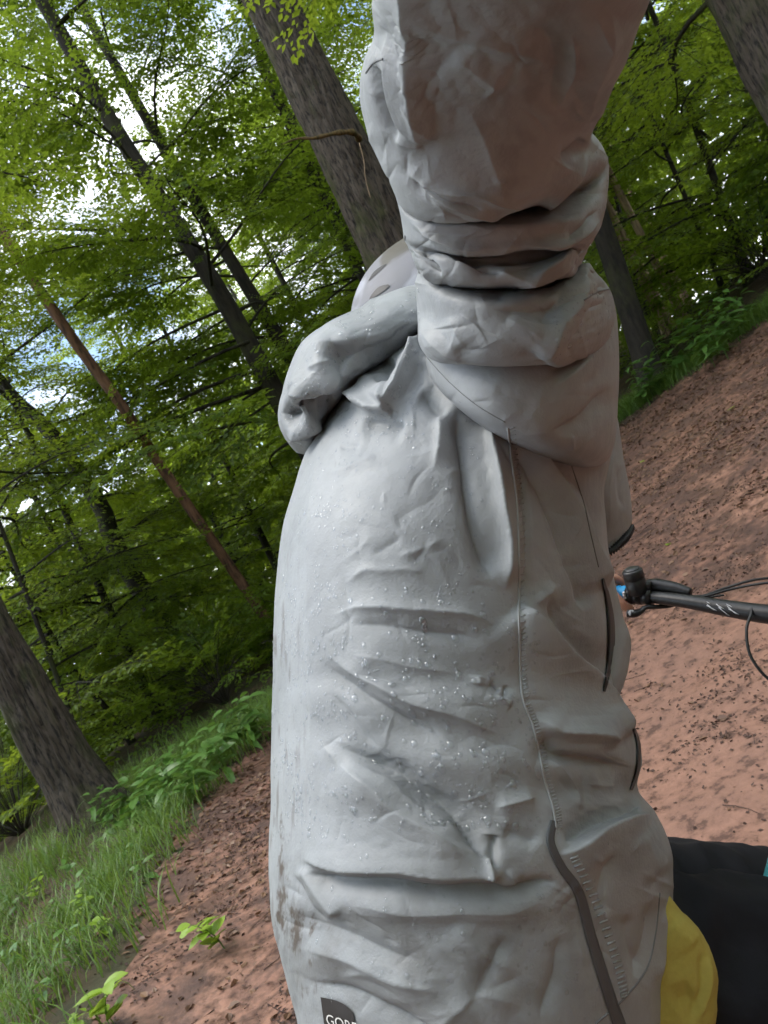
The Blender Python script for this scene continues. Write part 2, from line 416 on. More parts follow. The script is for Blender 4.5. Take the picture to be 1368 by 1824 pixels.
def tree(name, label, axis, r0, r1, zr, nb, blen, matb, matl, seed, group=None, fine=False, lscale=1.0, barkdisp=0.0,
         nu=14, elev=(5, 40), spray=(.7, 1.15), keep=None, density=1.0, dead=0, cat='tree', toward=None):
    """axis: world polyline of the trunk from the ground up"""
    rng = np.random.default_rng(seed)
    ax = catmull(axis, 60 if barkdisp == 0 else 560)
    base = ax[0].copy(); base[2] = float(H(base[0], base[1])) - .02
    rt = root(name, label, cat, group, tuple(base))
    hh = ax[:, 2] - base[2]
    tt = np.linspace(0, 1, len(ax))
    rad = r0 * (1 - tt) + r1 * tt + r0 * .55 * np.exp(-np.clip(hh, 0, None) / .28)
    V, F = tube(ax - base, rad, nu, cap=False)
    if barkdisp:
        m = len(ax); V3 = V.reshape(m, nu, 3); ctr = (ax - base)[:, None]
        nrm = V3 - ctr; nrm /= np.linalg.norm(nrm, axis=2)[..., None] + 1e-9
        th = np.arange(nu) / nu * 2 * np.pi
        cx, cy = np.cos(th)[None] + 0 * hh[:, None], np.sin(th)[None] + 0 * hh[:, None]
        f = r0 * 26
        rg = 1 - np.clip(np.abs(fbm(cx * f * .75, cy * f * .75, hh[:, None] * 1.5 + 0 * cx, oct=2, seed=seed)) * 1.7, 0, 1)
        big = fbm(cx * 1.2, cy * 1.2, hh[:, None] * .9 + 0 * cx, oct=2, seed=seed + 3)
        V3 = V3 + nrm * (-barkdisp * (rg[..., None] ** 3 - .3) + r0 * .10 * big[..., None])
        V = V3.reshape(-1, 3)
    obj('trunk', V, F, matb, rt)
    cp, cdr, cn, cs = [], [], [], []; lines = []; limbs = MB()
    for i in range(nb + dead):
        u = (i + rng.uniform(0, 1)) / (nb + dead); h = zr[0] + (zr[1] - zr[0]) * u
        k = int(np.clip(np.searchsorted(hh, h), 1, len(ax) - 1)); p0 = ax[k]
        az = rng.uniform(0, 2 * np.pi)
        if toward is not None and rng.uniform() < .65: az = toward + rng.normal(0, .9)
        el = R(rng.uniform(*elev)) * (.4 + .9 * u)
        ll = blen * rng.uniform(.55, 1.1) * (1 - .45 * u)
        d = np.array([math.cos(az) * math.cos(el), math.sin(az) * math.cos(el), math.sin(el)])
        ts = np.linspace(0, 1, 9); bend = rng.normal(0, .22)
        sidev = np.array([-d[1], d[0], 0])
        pts = p0 + ts[:, None] * ll * d + (ts ** 2)[:, None] * ll * (bend * sidev + np.array([0, 0, -.22])) + .05 * ll * np.sin(ts * 5 + i)[:, None] * sidev
        limbs.add(*tube(pts - base, np.linspace(.0085 * ll + .006, .006, 9), 5, cap=False))
        if i >= nb: continue
        nsp = max(2, int(ll / .34 * density))
        for j in range(nsp):
            v = .22 + .78 * (j + rng.uniform(0, .8)) / nsp; v = min(v, 1)
            q = pts[0] * 0 + np.array([np.interp(v, ts, pts[:, c]) for c in range(3)])
            dirn = pts[8] - pts[6]; dirn = dirn / np.linalg.norm(dirn)
            a2 = (1 if j % 2 else -1) * R(rng.uniform(20, 70)) * (0 if j == nsp - 1 else 1)
            dd = np.array([dirn[0] * math.cos(a2) - dirn[1] * math.sin(a2), dirn[0] * math.sin(a2) + dirn[1] * math.cos(a2), dirn[2] * .5 + rng.uniform(-.25, .2)])
            Rm = rot_to(dd, rng.normal(0, .28)); sc = rng.uniform(*spray) * (1.1 - .35 * v)
            S = SPRAYS[rng.integers(len(SPRAYS))]
            pp = S[0] * sc @ Rm.T + q
            if keep is not None:
                mk = keep(pp)
                if not mk.any(): continue
            else: mk = slice(None)
            cp.append(pp[mk]); cdr.append((S[1] @ Rm.T)[mk]); cn.append((S[2] @ Rm.T)[mk]); cs.append(S[3][mk] * lscale * rng.uniform(.7, 1.35))
            for tl, tr in S[4]:
                lines.append((tl * sc @ Rm.T + q - base, tr * sc))
    if limbs.n: limbs.build('limbs', matb if matb is not M['oak'] else M['bark'], rt, kind='stuff')
    if cp:
        pos = np.concatenate(cp); V, F = leaf_verts(pos - base, np.concatenate(cdr), np.concatenate(cn), np.concatenate(cs), fine)
        obj('crown', V, F, matl, rt, smooth=False, kind='stuff')
        V, F = twig_tubes(lines); obj('twigs', V, F, M['twig'], rt, kind='stuff')
    return rt
def axis_from(pix, depth, top):
    """trunk seen through these pixels at this distance, carried down to the ground and up to `top` metres"""
    A = P([p[0] for p in pix], [p[1] for p in pix], depth)
    A = A[np.argsort(A[:, 2])]
    d0 = A[1] - A[0]; zb = float(H(A[0, 0], A[0, 1]))
    lo = A[0] + d0 * min(0, (zb - .35 - A[0, 2]) / d0[2])
    if A[0, 2] < zb: lo = A[0]
    d1 = A[-1] - A[-2]; pts = [lo] + ([p for p in A if p[2] > lo[2] + .25])
    if top > A[-1, 2] + .4:
        n = max(1, int((top - A[-1, 2]) / 3.0))
        for k in range(1, n + 1):
            z = A[-1, 2] + (top - A[-1, 2]) * k / n; f = (z - A[-1, 2]) / d1[2]
            f = min(f, 3.0 * f / (1 + f) if f > 1 else f)
            pts.append(np.array([A[-1, 0] + d1[0] * f * .8, A[-1, 1] + .03 * k, z]))
    return np.array(pts)
def clear_of_rider(pp):
    return (np.linalg.norm(pp - np.array([0, 0, 1.3]), axis=1) > 5.0) & (pp[:, 1] > 3.0)
# ================================================================== trees of the wood
def rpx(wpx, depth): return wpx / 2 / FPX * depth
K = clear_of_rider
t1 = tree('oak_tree', 'thick furrowed oak trunk with a mossy stub branch rising right behind the cyclist', axis_from([(700, 450), (590, 225), (480, 0)], 9.9, 19), rpx(112, 9.9), .22, (7.5, 18), 26, 4.2, M['oak'], M['leaf'], 1, barkdisp=.055, nu=96, keep=K, lscale=1.05)
tree('oak_tree', 'stout grey oak trunk standing on the grassy bank beside the broad-leaved herbs', axis_from([(170, 1453), (39, 1230)], 7.0, 16), rpx(104, 7.0), .16, (5.2, 15), 22, 3.6, M['oak'], M['leaf'], 2, barkdisp=.045, nu=96, keep=K)
tree('oak_tree', 'dark mossy oak trunk overhung by bluish leaves on the uphill side of the trail', axis_from([(1455, 230), (1335, 0)], 7.4, 15), .40, .2, (3.2, 14), 30, 4.0, M['oak'], M['leaf_lit'], 3, barkdisp=.045, nu=80, keep=K, lscale=1.1)
tree('young_oak_tree', 'slim dark straight trunk standing at the grass edge of the trail', axis_from([(1158, 668), (1070, 400)], 10.7, 14), rpx(46, 10.7), .10, (3.4, 13), 26, 3.4, M['bark'], M['leaf_lit'], 4, keep=K, nu=24)
tree('beech_tree', 'crooked dark beech trunk bending through bright green leaves on the lower slope', axis_from([(372, 1245), (215, 990), (178, 900), (85, 765), (0, 680)], 14.5, 15), rpx(38, 14.5), .08, (1.2, 14), 40, 4.2, M['bark'], M['leaf_lit'], 5, lscale=1.3, density=1.3)
tree('beech_tree', 'long leaning beech trunk with arching bare boughs behind the hood of the cyclist', axis_from([(505, 725), (405, 545), (335, 432), (215, 245), (120, 80)], 13.5, 18), rpx(40, 13.5), .10, (2.5, 16), 44, 4.6, M['bark'], M['leaf'], 6, dead=5, lscale=1.3, density=1.2)
tree('beech_tree', 'straight brown beech trunk close beside a longer leaning one', axis_from([(520, 640), (385, 420)], 15.5, 15), rpx(30, 15.5), .08, (3, 14), 34, 4.0, M['bark'], M['leaf'], 7, dead=3, lscale=1.35, density=1.2)
tree('pine_tree', 'thin reddish pine trunk showing against the bright gap in the canopy', axis_from([(445, 1060), (290, 835), (215, 720), (100, 560)], 12.2, 15), rpx(18, 12.2), .09, (11, 15), 8, 2.2, M['pine'], M['leaf_dark'], 8, dead=6)
tree('beech_tree', 'thin dark sapling trunk half hidden behind the thick oak trunk', axis_from([(600, 400), (470, 130), (452, 60)], 16, 16), rpx(17, 16), .05, (3, 15), 34, 3.6, M['bark'], M['leaf'], 9, lscale=1.2)
tree('beech_sapling', 'pole-thin sapling standing just beyond the stout oak on the bank', axis_from([(135, 1300), (40, 1040)], 10, 9), rpx(11, 10), .02, (.8, 8.5), 30, 2.6, M['bark'], M['leaf_lit'], 10, keep=K, cat='sapling')
tree('beech_sapling', 'short leaning sapling among dim undergrowth on the lower slope', axis_from([(192, 1265), (105, 1150)], 11.5, 7), rpx(12, 11.5), .02, (.6, 6.5), 30, 2.8, M['bark'], M['leaf_lit'], 11, keep=K, cat='sapling')
tree('beech_sapling', 'dark forked sapling above the grass bank near the back of the cyclist', axis_from([(292, 1300), (220, 1140)], 13.5, 9), rpx(18, 13.5), .03, (.5, 8.5), 34, 3.2, M['bark'], M['leaf_lit'], 12, keep=K, cat='sapling')
tree('hazel_tree', 'dark many-branched hazel leaning over the bank on the uphill side', axis_from([(1352, 560), (1290, 370)], 13, 10), rpx(17, 13), .03, (.8, 9), 40, 3.6, M['bark'], M['leaf_lit'], 13, lscale=1.1)
tree('hazel_tree', 'thin hazel stem in deep shade behind the bluish herbs', axis_from([(1302, 570), (1262, 450)], 14, 8), rpx(12, 14), .03, (.6, 7.5), 34, 3.2, M['bark'], M['leaf'], 14, lscale=1.1)
tree('hazel_tree', 'bright leafy hazel in the sunny gap beside the raised sleeve', axis_from([(1130, 500), (1090, 330)], 17, 11), .07, .03, (2.4, 11), 40, 3.2, M['bark'], M['leaf_lit'], 15, lscale=1.15)
q = P([640, 628, 600, 560, 530, 500], [248, 236, 237, 246, 247, 258], np.array([9.55, 9.3, 9.2, 9.1, 9.05, 9.0])) - np.array(t1.location)
mb = MB(); mb.add(*tube(catmull(q, 30), np.linspace(.042, .006, 30) * (1 + .2 * np.sin(np.arange(30) * 1.3)), 10)); mb.build('stub_branch', M['pine_moss'], t1)
q = P([640, 648, 650, 655, 660], [255, 285, 312, 335, 352], np.array([9.4, 9.35, 9.3, 9.32, 9.3])) - np.array(t1.location)
mb = MB(); mb.add(*tube(catmull(q, 24), np.linspace(.006, .003, 24), 6)); mb.build('hanging_twig', M['pale'], t1)
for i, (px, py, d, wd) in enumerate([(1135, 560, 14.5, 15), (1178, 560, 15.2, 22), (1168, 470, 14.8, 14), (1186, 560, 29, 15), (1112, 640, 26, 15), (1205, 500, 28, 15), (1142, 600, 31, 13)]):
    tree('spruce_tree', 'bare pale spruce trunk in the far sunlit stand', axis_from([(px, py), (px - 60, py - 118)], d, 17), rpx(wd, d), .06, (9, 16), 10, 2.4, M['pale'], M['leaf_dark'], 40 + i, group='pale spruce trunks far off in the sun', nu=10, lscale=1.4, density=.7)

# further trees: four crowns shared by copies that stand deeper in the wood
far_protos = []
for i in range(4):
    rg = np.random.default_rng(70 + i); x = [-9, -5, 3.5, 9][i]; y = [21, 25, 24, 21][i]
    zb = float(H(x, y)); lean = rg.uniform(-.4, .4, 2)
    ax = np.array([[x, y, zb - .05], [x + lean[0] * .3, y, zb + 5], [x + lean[0], y + lean[1], zb + 13]])
    far_protos.append(tree('forest_tree', 'leafy forest tree deep in the wood', ax, .17, .05, (.9, 12.5), 46, 4.4, M['bark'], [M['leaf'], M['leaf_lit'], M['leaf'], M['leaf']][i], 70 + i, group='leafy trees deep in the wood', nu=10, lscale=1.7, density=.8))
def copy_tree(o, loc, rz, sc):
    c = o.copy(); COL.objects.link(c); c.location = loc; c.rotation_euler = (0, 0, rz); c.scale = (sc, sc, sc)
    for ch in o.children:
        k = ch.copy(); COL.objects.link(k); k.parent = c
    return c
rg = np.random.default_rng(5)
spots = [(-13, 17, .8, 0), (-16, 23, .9, 1), (-7.2, 18, .62, 1), (-11, 28, .8, 0), (-3, 19, .7, 2), (0.4, 21, .9, 0), (2.2, 17, .85, 2), (16.5, 20, 1.0, 1), (8, 27, 1.1, 1), (4.2, 30, 1.1, 0), (-1, 30, 1.0, 2), (10.5, 11.5, .8, 2), (-19, 30, .9, 1), (-6, 34, .85, 0), (16, 24, 1.1, 2), (12, 33, 1.2, 0), (2.6, 24, 1.0, 0)]
# the wood goes on uphill and behind the viewer; unseen trees added to restrict light
spots += [(9.5, -0.5, .9, 2), (11.5, 4.5, 1.1, 3), (-10.5, -3.5, .7, 1), (5.5, -9.5, .8, 1), (-5, -11, .8, 3), (0, -12, .8, 0), (9, -8, .8, 3), (-10, -9, .8, 2), (13, -3, 1.1, 1), (-12, 4.5, .8, 0)]
for x, y, sc, k in spots:
    copy_tree(far_protos[k], (x, y, float(H(x, y)) - .03), rg.uniform(0, 6.28), sc)

# a far-off wood that reads as one mass
rg = np.random.default_rng(9); n = 60000
az = rg.uniform(R(-62), R(66), n); dist = rg.uniform(38, 60, n)
hmax = np.interp(az, [R(-62), R(-28), R(-10), R(5), R(20), R(66)], [17, 16, 14.5, 14, 19, 22])
z = rg.uniform(0, 1, n) ** .9 * hmax * (.75 + .35 * fbm(az * 14, dist * .12, oct=3, seed=3)) * dist / 46
x = np.sin(az) * dist; y = np.cos(az) * dist
pos = np.stack([x, y, H0(x, y) + z], -1)
dr = rg.normal(0, 1, (n, 3)); dr[:, 2] -= .4; nm = rg.normal(0, .6, (n, 3)) + np.array([0, -.3, 1])
V, F = leaf_verts(pos, dr, nm, rg.uniform(.45, 1.0, n), False)
obj('far_wood', V, F, M['leaf_lit'], None, False, kind='stuff', label='far-off green wood closing the view behind the trees', category='wood')

# ================================================================== undergrowth
def bush(label, x, y, r, h, n, mt, seed, group=None, name='shrub'):
    rg = np.random.default_rng(seed); zb = float(H(x, y)); rt = root(name, label, 'shrub', group, (x, y, zb))
    lines, P_, D_, N_, S_ = [], [], [], [], []
    for i in range(n):
        a = rg.uniform(0, 6.28); el = R(rg.uniform(20, 80)); d = np.array([math.cos(a) * math.cos(el) * r, math.sin(a) * math.cos(el) * r, math.sin(el) * h])
        tip = d * rg.uniform(.45, 1)
        lines.append((np.array([np.zeros(3) - [0, 0, .03], tip * .5 + [0, 0, .08 * h], tip]), .008))
        S = SPRAYS[rg.integers(6)]; Rm = rot_to(np.array([d[0], d[1], d[2] * .25]) + rg.normal(0, .15, 3), rg.normal(0, .3)); sc = rg.uniform(.4, .75)
        P_.append(S[0] * sc @ Rm.T + tip * .75); D_.append(S[1] @ Rm.T); N_.append(S[2] @ Rm.T); S_.append(S[3])
        for tl, tr in S[4][:1]: lines.append((tl * sc @ Rm.T + tip * .75, tr))
    V, F = twig_tubes(lines); obj('stems', V, F, M['twig'], rt, kind='stuff')
    V, F = leaf_verts(np.concatenate(P_), np.concatenate(D_), np.concatenate(N_), np.concatenate(S_), False)
    obj('foliage', V, F, mt, rt, False, kind='stuff'); return rt
b1 = bush('leafy shrub filling the shade between the trunks', -5.6, 9.2, 1.5, 1.5, 44, M['leaf_lit'], 1, 'leafy shrubs in the wood')
b2 = bush('leafy shrub filling the shade between the trunks', -3.2, 10.8, 1.4, 1.3, 40, M['leaf'], 2, 'leafy shrubs in the wood')
rg = np.random.default_rng(77)
for i, (x, y, sc, k) in enumerate([(-7.5, 8.2, 1.1, 0), (-7.4, 11, 1.2, 1), (-4.6, 12.2, 1.1, 0), (-1.6, 11.6, .95, 1), (-9.5, 13.5, 1.4, 0), (-6.4, 14.8, 1.3, 1), (-2.6, 14.5, 1.2, 0), (.4, 13, 1.1, 1), (-12, 17, 1.6, 0), (2.6, 13.2, 1.2, 1), (6.9, 11.6, 1.1, 1), (8.4, 10.4, 1.1, 0), (7.6, 13.2, 1.4, 1), (10, 13, 1.5, 1), (-5, 18, 1.6, 0), (-9, 20, 1.8, 1), (1, 18, 1.6, 0), (-6.3, 6.4, .9, 0), (-8.2, 5.6, 1.0, 1), (5.2, 12.4, .7, 1), (-4.8, -4.6, 1.5, 0), (-1.9, -4.6, 1.4, 1), (1.2, -4.7, 1.5, 0), (4.0, -4.2, 1.5, 1), (6.8, -3.0, 1.6, 0), (-7.6, -4.0, 1.4, 1), (8.2, -.4, 1.5, 1), (-.4, -6.4, 1.8, 1), (2.8, -6.4, 1.8, 0)]):  # shrubs behind the viewer are unseen, added to block low light
    copy_tree([b1, b2][k], (x, y, float(H(x, y)) - .02), rg.uniform(0, 6.28), sc)

# broad-leaved herbs: every leaf a piece of its own
def blade_mesh(name, Lh, Wd, n=5, droop=.35):
    t = np.linspace(0, 1, n); wdt = Wd * np.sin(np.pi * np.clip(t * .93 + .05, 0, 1)) ** .8; wdt[-1] = .0008
    z = -droop * Lh * t ** 2; x = Lh * t
    V = np.concatenate([np.stack([x, wdt, z + .18 * wdt], -1), np.stack([x, 0 * t, z], -1), np.stack([x, -wdt, z + .18 * wdt], -1)])
    i = np.arange(n - 1); F = np.concatenate([np.stack([i, i + n, i + n + 1, i + 1], -1), np.stack([i + n, i + 2 * n, i + 2 * n + 1, i + n + 1], -1)])
    return mesh_np(name, V, F)
HERB = [blade_mesh('herb_leaf', .15, .034), blade_mesh('herb_leaf_broad', .12, .042, 5, .2), blade_mesh('herb_leaf_narrow', .19, .026, 5, .5)]
for h in HERB: h.materials.append(M['herb'])
SEED = [blade_mesh('seedling_leaf', .085, .022, 5, .25), blade_mesh('seedling_leaf_round', .065, .026, 5, .1)]
for h in SEED: h.materials.append(M['seedling'])
def herb(x, y, hgt, nst, label, group, seed, meshes, name='herb_plant', sc=1.0, per=7, lean=.25):
    rg = np.random.default_rng(seed); zb = float(H(x, y)); rt = root(name, label, 'plant', group, (x, y, zb))
    lines = []
    for s_ in range(nst):
        a = rg.uniform(0, 6.28); tip = np.array([math.cos(a) * lean * hgt * rg.uniform(.3, 1.3), math.sin(a) * lean * hgt * rg.uniform(.3, 1.3), hgt * rg.uniform(.65, 1.05)])
        p = np.stack([tip * t * np.array([t, t, 1]) for t in np.linspace(0, 1, 4)]); p[0, 2] -= .03
        lines.append((p, .003))
        for j in range(per):
            t = .3 + .7 * j / (per - 1); q = np.array([np.interp(t, np.linspace(0, 1, 4), p[:, c]) for c in range(3)])
            me = meshes[rg.integers(len(meshes))]
            o = bpy.data.objects.new('leaf', me); COL.objects.link(o); o.parent = rt; o.location = q
            o.rotation_euler = (rg.normal(0, .3), rg.uniform(-.7, .15) * (1 - .3 * t), j * 2.4 + rg.uniform(-.5, .5) + a); k = sc * rg.uniform(.7, 1.15) * (1.1 - .35 * t); o.scale = (k, k, k)
    V, F = twig_tubes(lines); obj('stem', V, F, M['herb'], rt, kind='stuff')
    return rt
def on_ground(px, py):
    """where the line of sight through a pixel meets the ground"""
    d = P(px, py, 1.0); ts = np.linspace(1.2, 26, 3000); Q = np.stack([d[0] * ts, ts, CAM_H + (d[2] - CAM_H) * ts], -1)
    k = np.argmax(Q[:, 2] < H(Q[:, 0], Q[:, 1])); return Q[k, 0], Q[k, 1]
rg = np.random.default_rng(31)
lab = 'dark green broad-leaved herb on the grassy bank by the stout oak'
for i, (px, py) in enumerate([(195, 1475), (235, 1450), (270, 1440), (215, 1500), (300, 1425), (330, 1405), (355, 1400), (390, 1375), (250, 1480), (285, 1460), (320, 1440), (420, 1350), (445, 1335), (370, 1420), (465, 1320), (410, 1385), (345, 1435)]):
    x, y = on_ground(px, py); herb(x, y, rg.uniform(.28, .48), 3, lab, 'broad-leaved herbs on the bank', 100 + i, HERB, sc=rg.uniform(.9, 1.4))
lab = 'low broad-leaved weed among the grass of the bank'
for i, (px, py) in enumerate([(60, 1690), (110, 1740), (30, 1760), (95, 1650), (150, 1710), (40, 1630), (130, 1590), (75, 1800), (180, 1590), (230, 1540), (20, 1700), (260, 1570)]):
    x, y = on_ground(px, py); herb(x, y, rg.uniform(.12, .24), 2, lab, 'low weeds among the bank grass', 130 + i, HERB, sc=rg.uniform(.5, .8), per=5, lean=.5)
lab = 'bluish green herb clump at the shady edge above the far grass'
for i, (px, py) in enumerate([(1255, 640), (1285, 620), (1310, 600), (1335, 580), (1365, 560), (1230, 655), (1350, 600), (1200, 690), (1180, 715), (1300, 640), (1325, 625)]):
    x, y = on_ground(px, py + 10); herb(x, y + .35, rg.uniform(.4, .7), 4, lab, 'bluish herbs above the far grass', 160 + i, HERB, sc=rg.uniform(1.1, 1.7), per=6)
for i, (px, py, h, ns, lb, sc) in enumerate([
        (402, 1690, .20, 3, 'small yellow-green seedling growing out of the bare red soil', 1.3),
        (200, 1840, .20, 2, 'bright seedling with long oval leaves at the foot of the grass bank', 1.7),
        (160, 1640, .16, 3, 'yellow-green seedling tuft halfway up the grass bank', 1.0),
        (185, 1665, .10, 2, 'low pale seedling just below the yellow-green tuft on the bank', .9),
        (75, 1600, .16, 2, 'pale green seedling among the grass under the stout oak', 1.0),
        (140, 1850, .10, 2, 'low yellow seedling touching the larger oval-leaved one', 1.0)]):
    x, y = on_ground(px, min(py, 1900)); herb(x, y, h, ns, lb, None, 200 + i, SEED, 'seedling', sc, 6, .45)

# ================================================================== grass and litter
def grass(n, zone, seed, hmin, hmax, wid):
    rg = np.random.default_rng(seed); x, y = zone(rg, n); n = len(x)
    z = H(x, y) - .005; h = rg.uniform(hmin, hmax, n) * (1 + .4 * fbm(x * 1.3, y * 1.3, oct=2, seed=6)); a = rg.uniform(0, 6.28, n); ln = rg.uniform(.25, 1.1, n) * h
    d = np.stack([np.cos(a), np.sin(a)], -1); s_ = np.stack([-d[:, 1], d[:, 0]], -1); wd = wid * rg.uniform(.6, 1.3, n)
    rows = []
    for t, wk in ((0, 1.0), (.4, .9), (.75, .6), (1, .08)):
        cx = x + d[:, 0] * ln * t ** 2; cy = y + d[:, 1] * ln * t ** 2; cz = z + h * (t - .38 * t ** 3 * (ln / h))
        for sg in (-1, 1): rows.append(np.stack([cx + sg * s_[:, 0] * wd * wk, cy + sg * s_[:, 1] * wd * wk, cz], -1))
    V = np.stack(rows, 1).reshape(-1, 3); b = np.arange(n)[:, None, None] * 8
    F = (b + np.array([[0, 1, 3, 2], [2, 3, 5, 4], [4, 5, 7, 6]])[None]).reshape(-1, 4)
    return V, F
def zone_left(rg, n):
    x = rg.uniform(-7.5, -.6, n); y = rg.uniform(2.0, 9.6, n); e = edge_dist(x, y)
    p = sstep(-.22, .35, e + .22 * fbm(x * 2, y * 2, oct=2, seed=14)) * sstep(3.6, 1.6, e) * (.42 + .9 * fbm(x * 1.1, y * 1.1, oct=3, seed=15))
    m = rg.uniform(0, 1, n) < p; return x[m], y[m]
def zone_right(rg, n):
    x = rg.uniform(-.6, 7.5, n); y = rg.uniform(7, 11.6, n); e = edge_dist(x, y)
    p = sstep(-.05, .3, e + .15 * fbm(x * 2, y * 2, oct=2, seed=14)) * sstep(1.5, .9, e); m = rg.uniform(0, 1, n) < p; return x[m], y[m]
V, F = grass(120000, zone_left, 1, .10, .32, .0034)
obj('bank_grass', V, F, M['grass'], None, True, kind='stuff', label='tangled green grass on the bank beside the red trail', category='grass')
V, F = grass(60000, zone_right, 2, .14, .34, .004)
obj('verge_grass', V, F, M['grass'], None, True, kind='stuff', label='bright green grass along the far rim of the trail', category='grass')

def scatter_path(rg, n, rmax=13):
    x = rg.uniform(-3, 8, n); y = rg.uniform(.6, rmax, n) ** 1.0; e = edge_dist(x, y); return x, y, e
rg = np.random.default_rng(3)
x, y, e = scatter_path(rg, 110000)
d = np.hypot(x, y)
p = (sstep(.6, -.3, e)) * (.10 + .9 * sstep(-.05, .45, fbm(x * .8, y * .8, oct=3, seed=41) + .55 * np.exp(-((e + .5) / .8) ** 2)) + .25 * sstep(5, 8, d)) * np.clip(4.5 / d, .25, 1)
calm = CALM(x, y)
m = rg.uniform(0, 1, len(x)) < p * (.2 + .9 * sstep(3.6, 6.4, d)) * (1 - .92 * calm); x, y = x[m], y[m]; n = len(x)
nm = rg.normal(0, .38, (n, 3)) + np.array([0, 0, 1]); dr = rg.normal(0, 1, (n, 3)) * np.array([1, 1, .12])
V, F = leaf_verts(np.stack([x, y, H(x, y) + .006], -1), dr, nm, rg.uniform(.018, .055, n), True)
V[:, 2] += .012 * fbm(V[:, 0] * 40, V[:, 1] * 40, oct=2, seed=2)
obj('leaf_litter', V, F, M['litter'], None, False, kind='stuff', label='fallen brown leaves strewn over the red trail', category='fallen leaves')
x, y, e = scatter_path(rg, 420000, 8)
d = np.hypot(x, y)
pat = sstep(.02, .32, fbm(x * 1.5, y * 1.5, oct=4, seed=51)) + .12
m = rg.uniform(0, 1, len(x)) < pat * sstep(.3, -.2, e) * .50 * (1 - .25 * CALM(x, y)) * np.clip(4 / d, .3, 1); x, y = x[m], y[m]; n = len(x)
nm = rg.normal(0, .5, (n, 3)) + np.array([0, 0, 1]); dr = rg.normal(0, 1, (n, 3)) * np.array([1, 1, .3])
V, F = leaf_verts(np.stack([x, y, H(x, y) + .003], -1), dr, nm, rg.uniform(.006, .024, n), False)
obj('bark_debris', V, F, M['debris'], None, False, kind='stuff', label='dark crumbs of bark and needles scattered on the mud', category='debris')
lines = []
for i in range(420):
    x, y = rg.uniform(-2.4, 5), rg.uniform(1.2, 8)
    if edge_dist(np.array([x]), np.array([y]))[0] > .2: continue
    a = rg.uniform(0, 6.28); l_ = rg.uniform(.05, .22); k = rg.normal(0, .35)
    q = [(x + math.cos(a + k * t) * l_ * t, y + math.sin(a + k * t) * l_ * t) for t in (0, .33, .66, 1)]
    qq = np.array(q); lines.append((np.column_stack([qq, H(qq[:, 0], qq[:, 1]) + .006]), rg.uniform(.0012, .003)))
V, F = twig_tubes(lines); obj('fallen_twigs', V, F, M['debris'], None, kind='stuff', label='thin fallen twigs lying on the red trail', category='twigs')
gm = blade_mesh('fallen_leaf', .085, .026, 6, .05); gm.materials.append(M['seedling'])
for px, py, lb in ((1190, 974, 'single fresh green leaf fallen on the red trail above the handlebar'), (1140, 826, 'small green leaf lying on the red soil below the verge grass'), (1310, 725, 'pale green leaf lying on the far leaf-strewn part of the trail')):
    x, y = on_ground(px, py); o = link('fallen_leaf', gm, None, None, label=lb, category='leaf'); o.location = (x, y, float(H(x, y)) + .012); o.rotation_euler = (.1, .05, rg.uniform(0, 6))
# ================================================================== the cyclist
def loft(keys, nv, nf=120, nb=50, e=1.0):
    """keys: rings (xL, yL, xR, yR, sag, front, mid[, back]) in pixels and metres; returns grid (nv, n, 3) and pixel grids"""
    K_ = [tuple(k) + ((max(k[6] - k[5], .045),) if len(k) == 7 else ()) for k in keys]
    A = catmull(K_, nv)
    th = np.concatenate([np.linspace(0, np.pi, nf, endpoint=False), np.linspace(np.pi, 2 * np.pi, nb, endpoint=False)])
    c, s_ = np.cos(th), np.sin(th)
    c = np.sign(c) * np.abs(c) ** e; sp = np.sign(s_) * np.abs(s_) ** e
    xL, yL, xR, yR, sag, fr, mid, bk = [A[:, i:i + 1] for i in range(8)]
    px = (xL + xR) / 2 + (xR - xL) / 2 * c; py = (yL + yR) / 2 + (yR - yL) / 2 * c + sag * sp
    dep = mid - (mid - fr) * np.clip(sp, 0, None)
    V = P(px, py, dep)
    ctr = P((xL + xR) / 2, (yL + yR) / 2, mid)
    ray = ctr - np.array([0, 0, CAM_H]); ray /= np.linalg.norm(ray, axis=-1)[..., None]
    V = V + ray * (bk * np.clip(-sp, 0, None))[..., None]
    return V, px, py, sp + 0 * px
def gnormals(V):
    du = np.roll(V, -1, 1) - np.roll(V, 1, 1); dv = np.gradient(V, axis=0)
    n = np.cross(du, dv); n /= np.linalg.norm(n, axis=-1)[..., None] + 1e-12
    c = V.mean(1, keepdims=True)
    if ((V - c) * n).sum() < 0: n = -n
    return n
def gfaces(nv, n, flip=False):
    i = np.arange(nv - 1)[:, None] * n; j = np.arange(n)[None]; j2 = (j + 1) % n
    F = np.stack([i + j, i + j2, i + n + j2, i + n + j], -1).reshape(-1, 4)
    return F[:, ::-1] if flip else F
FOLD = {'p': 1.7, 'w': 1.0}
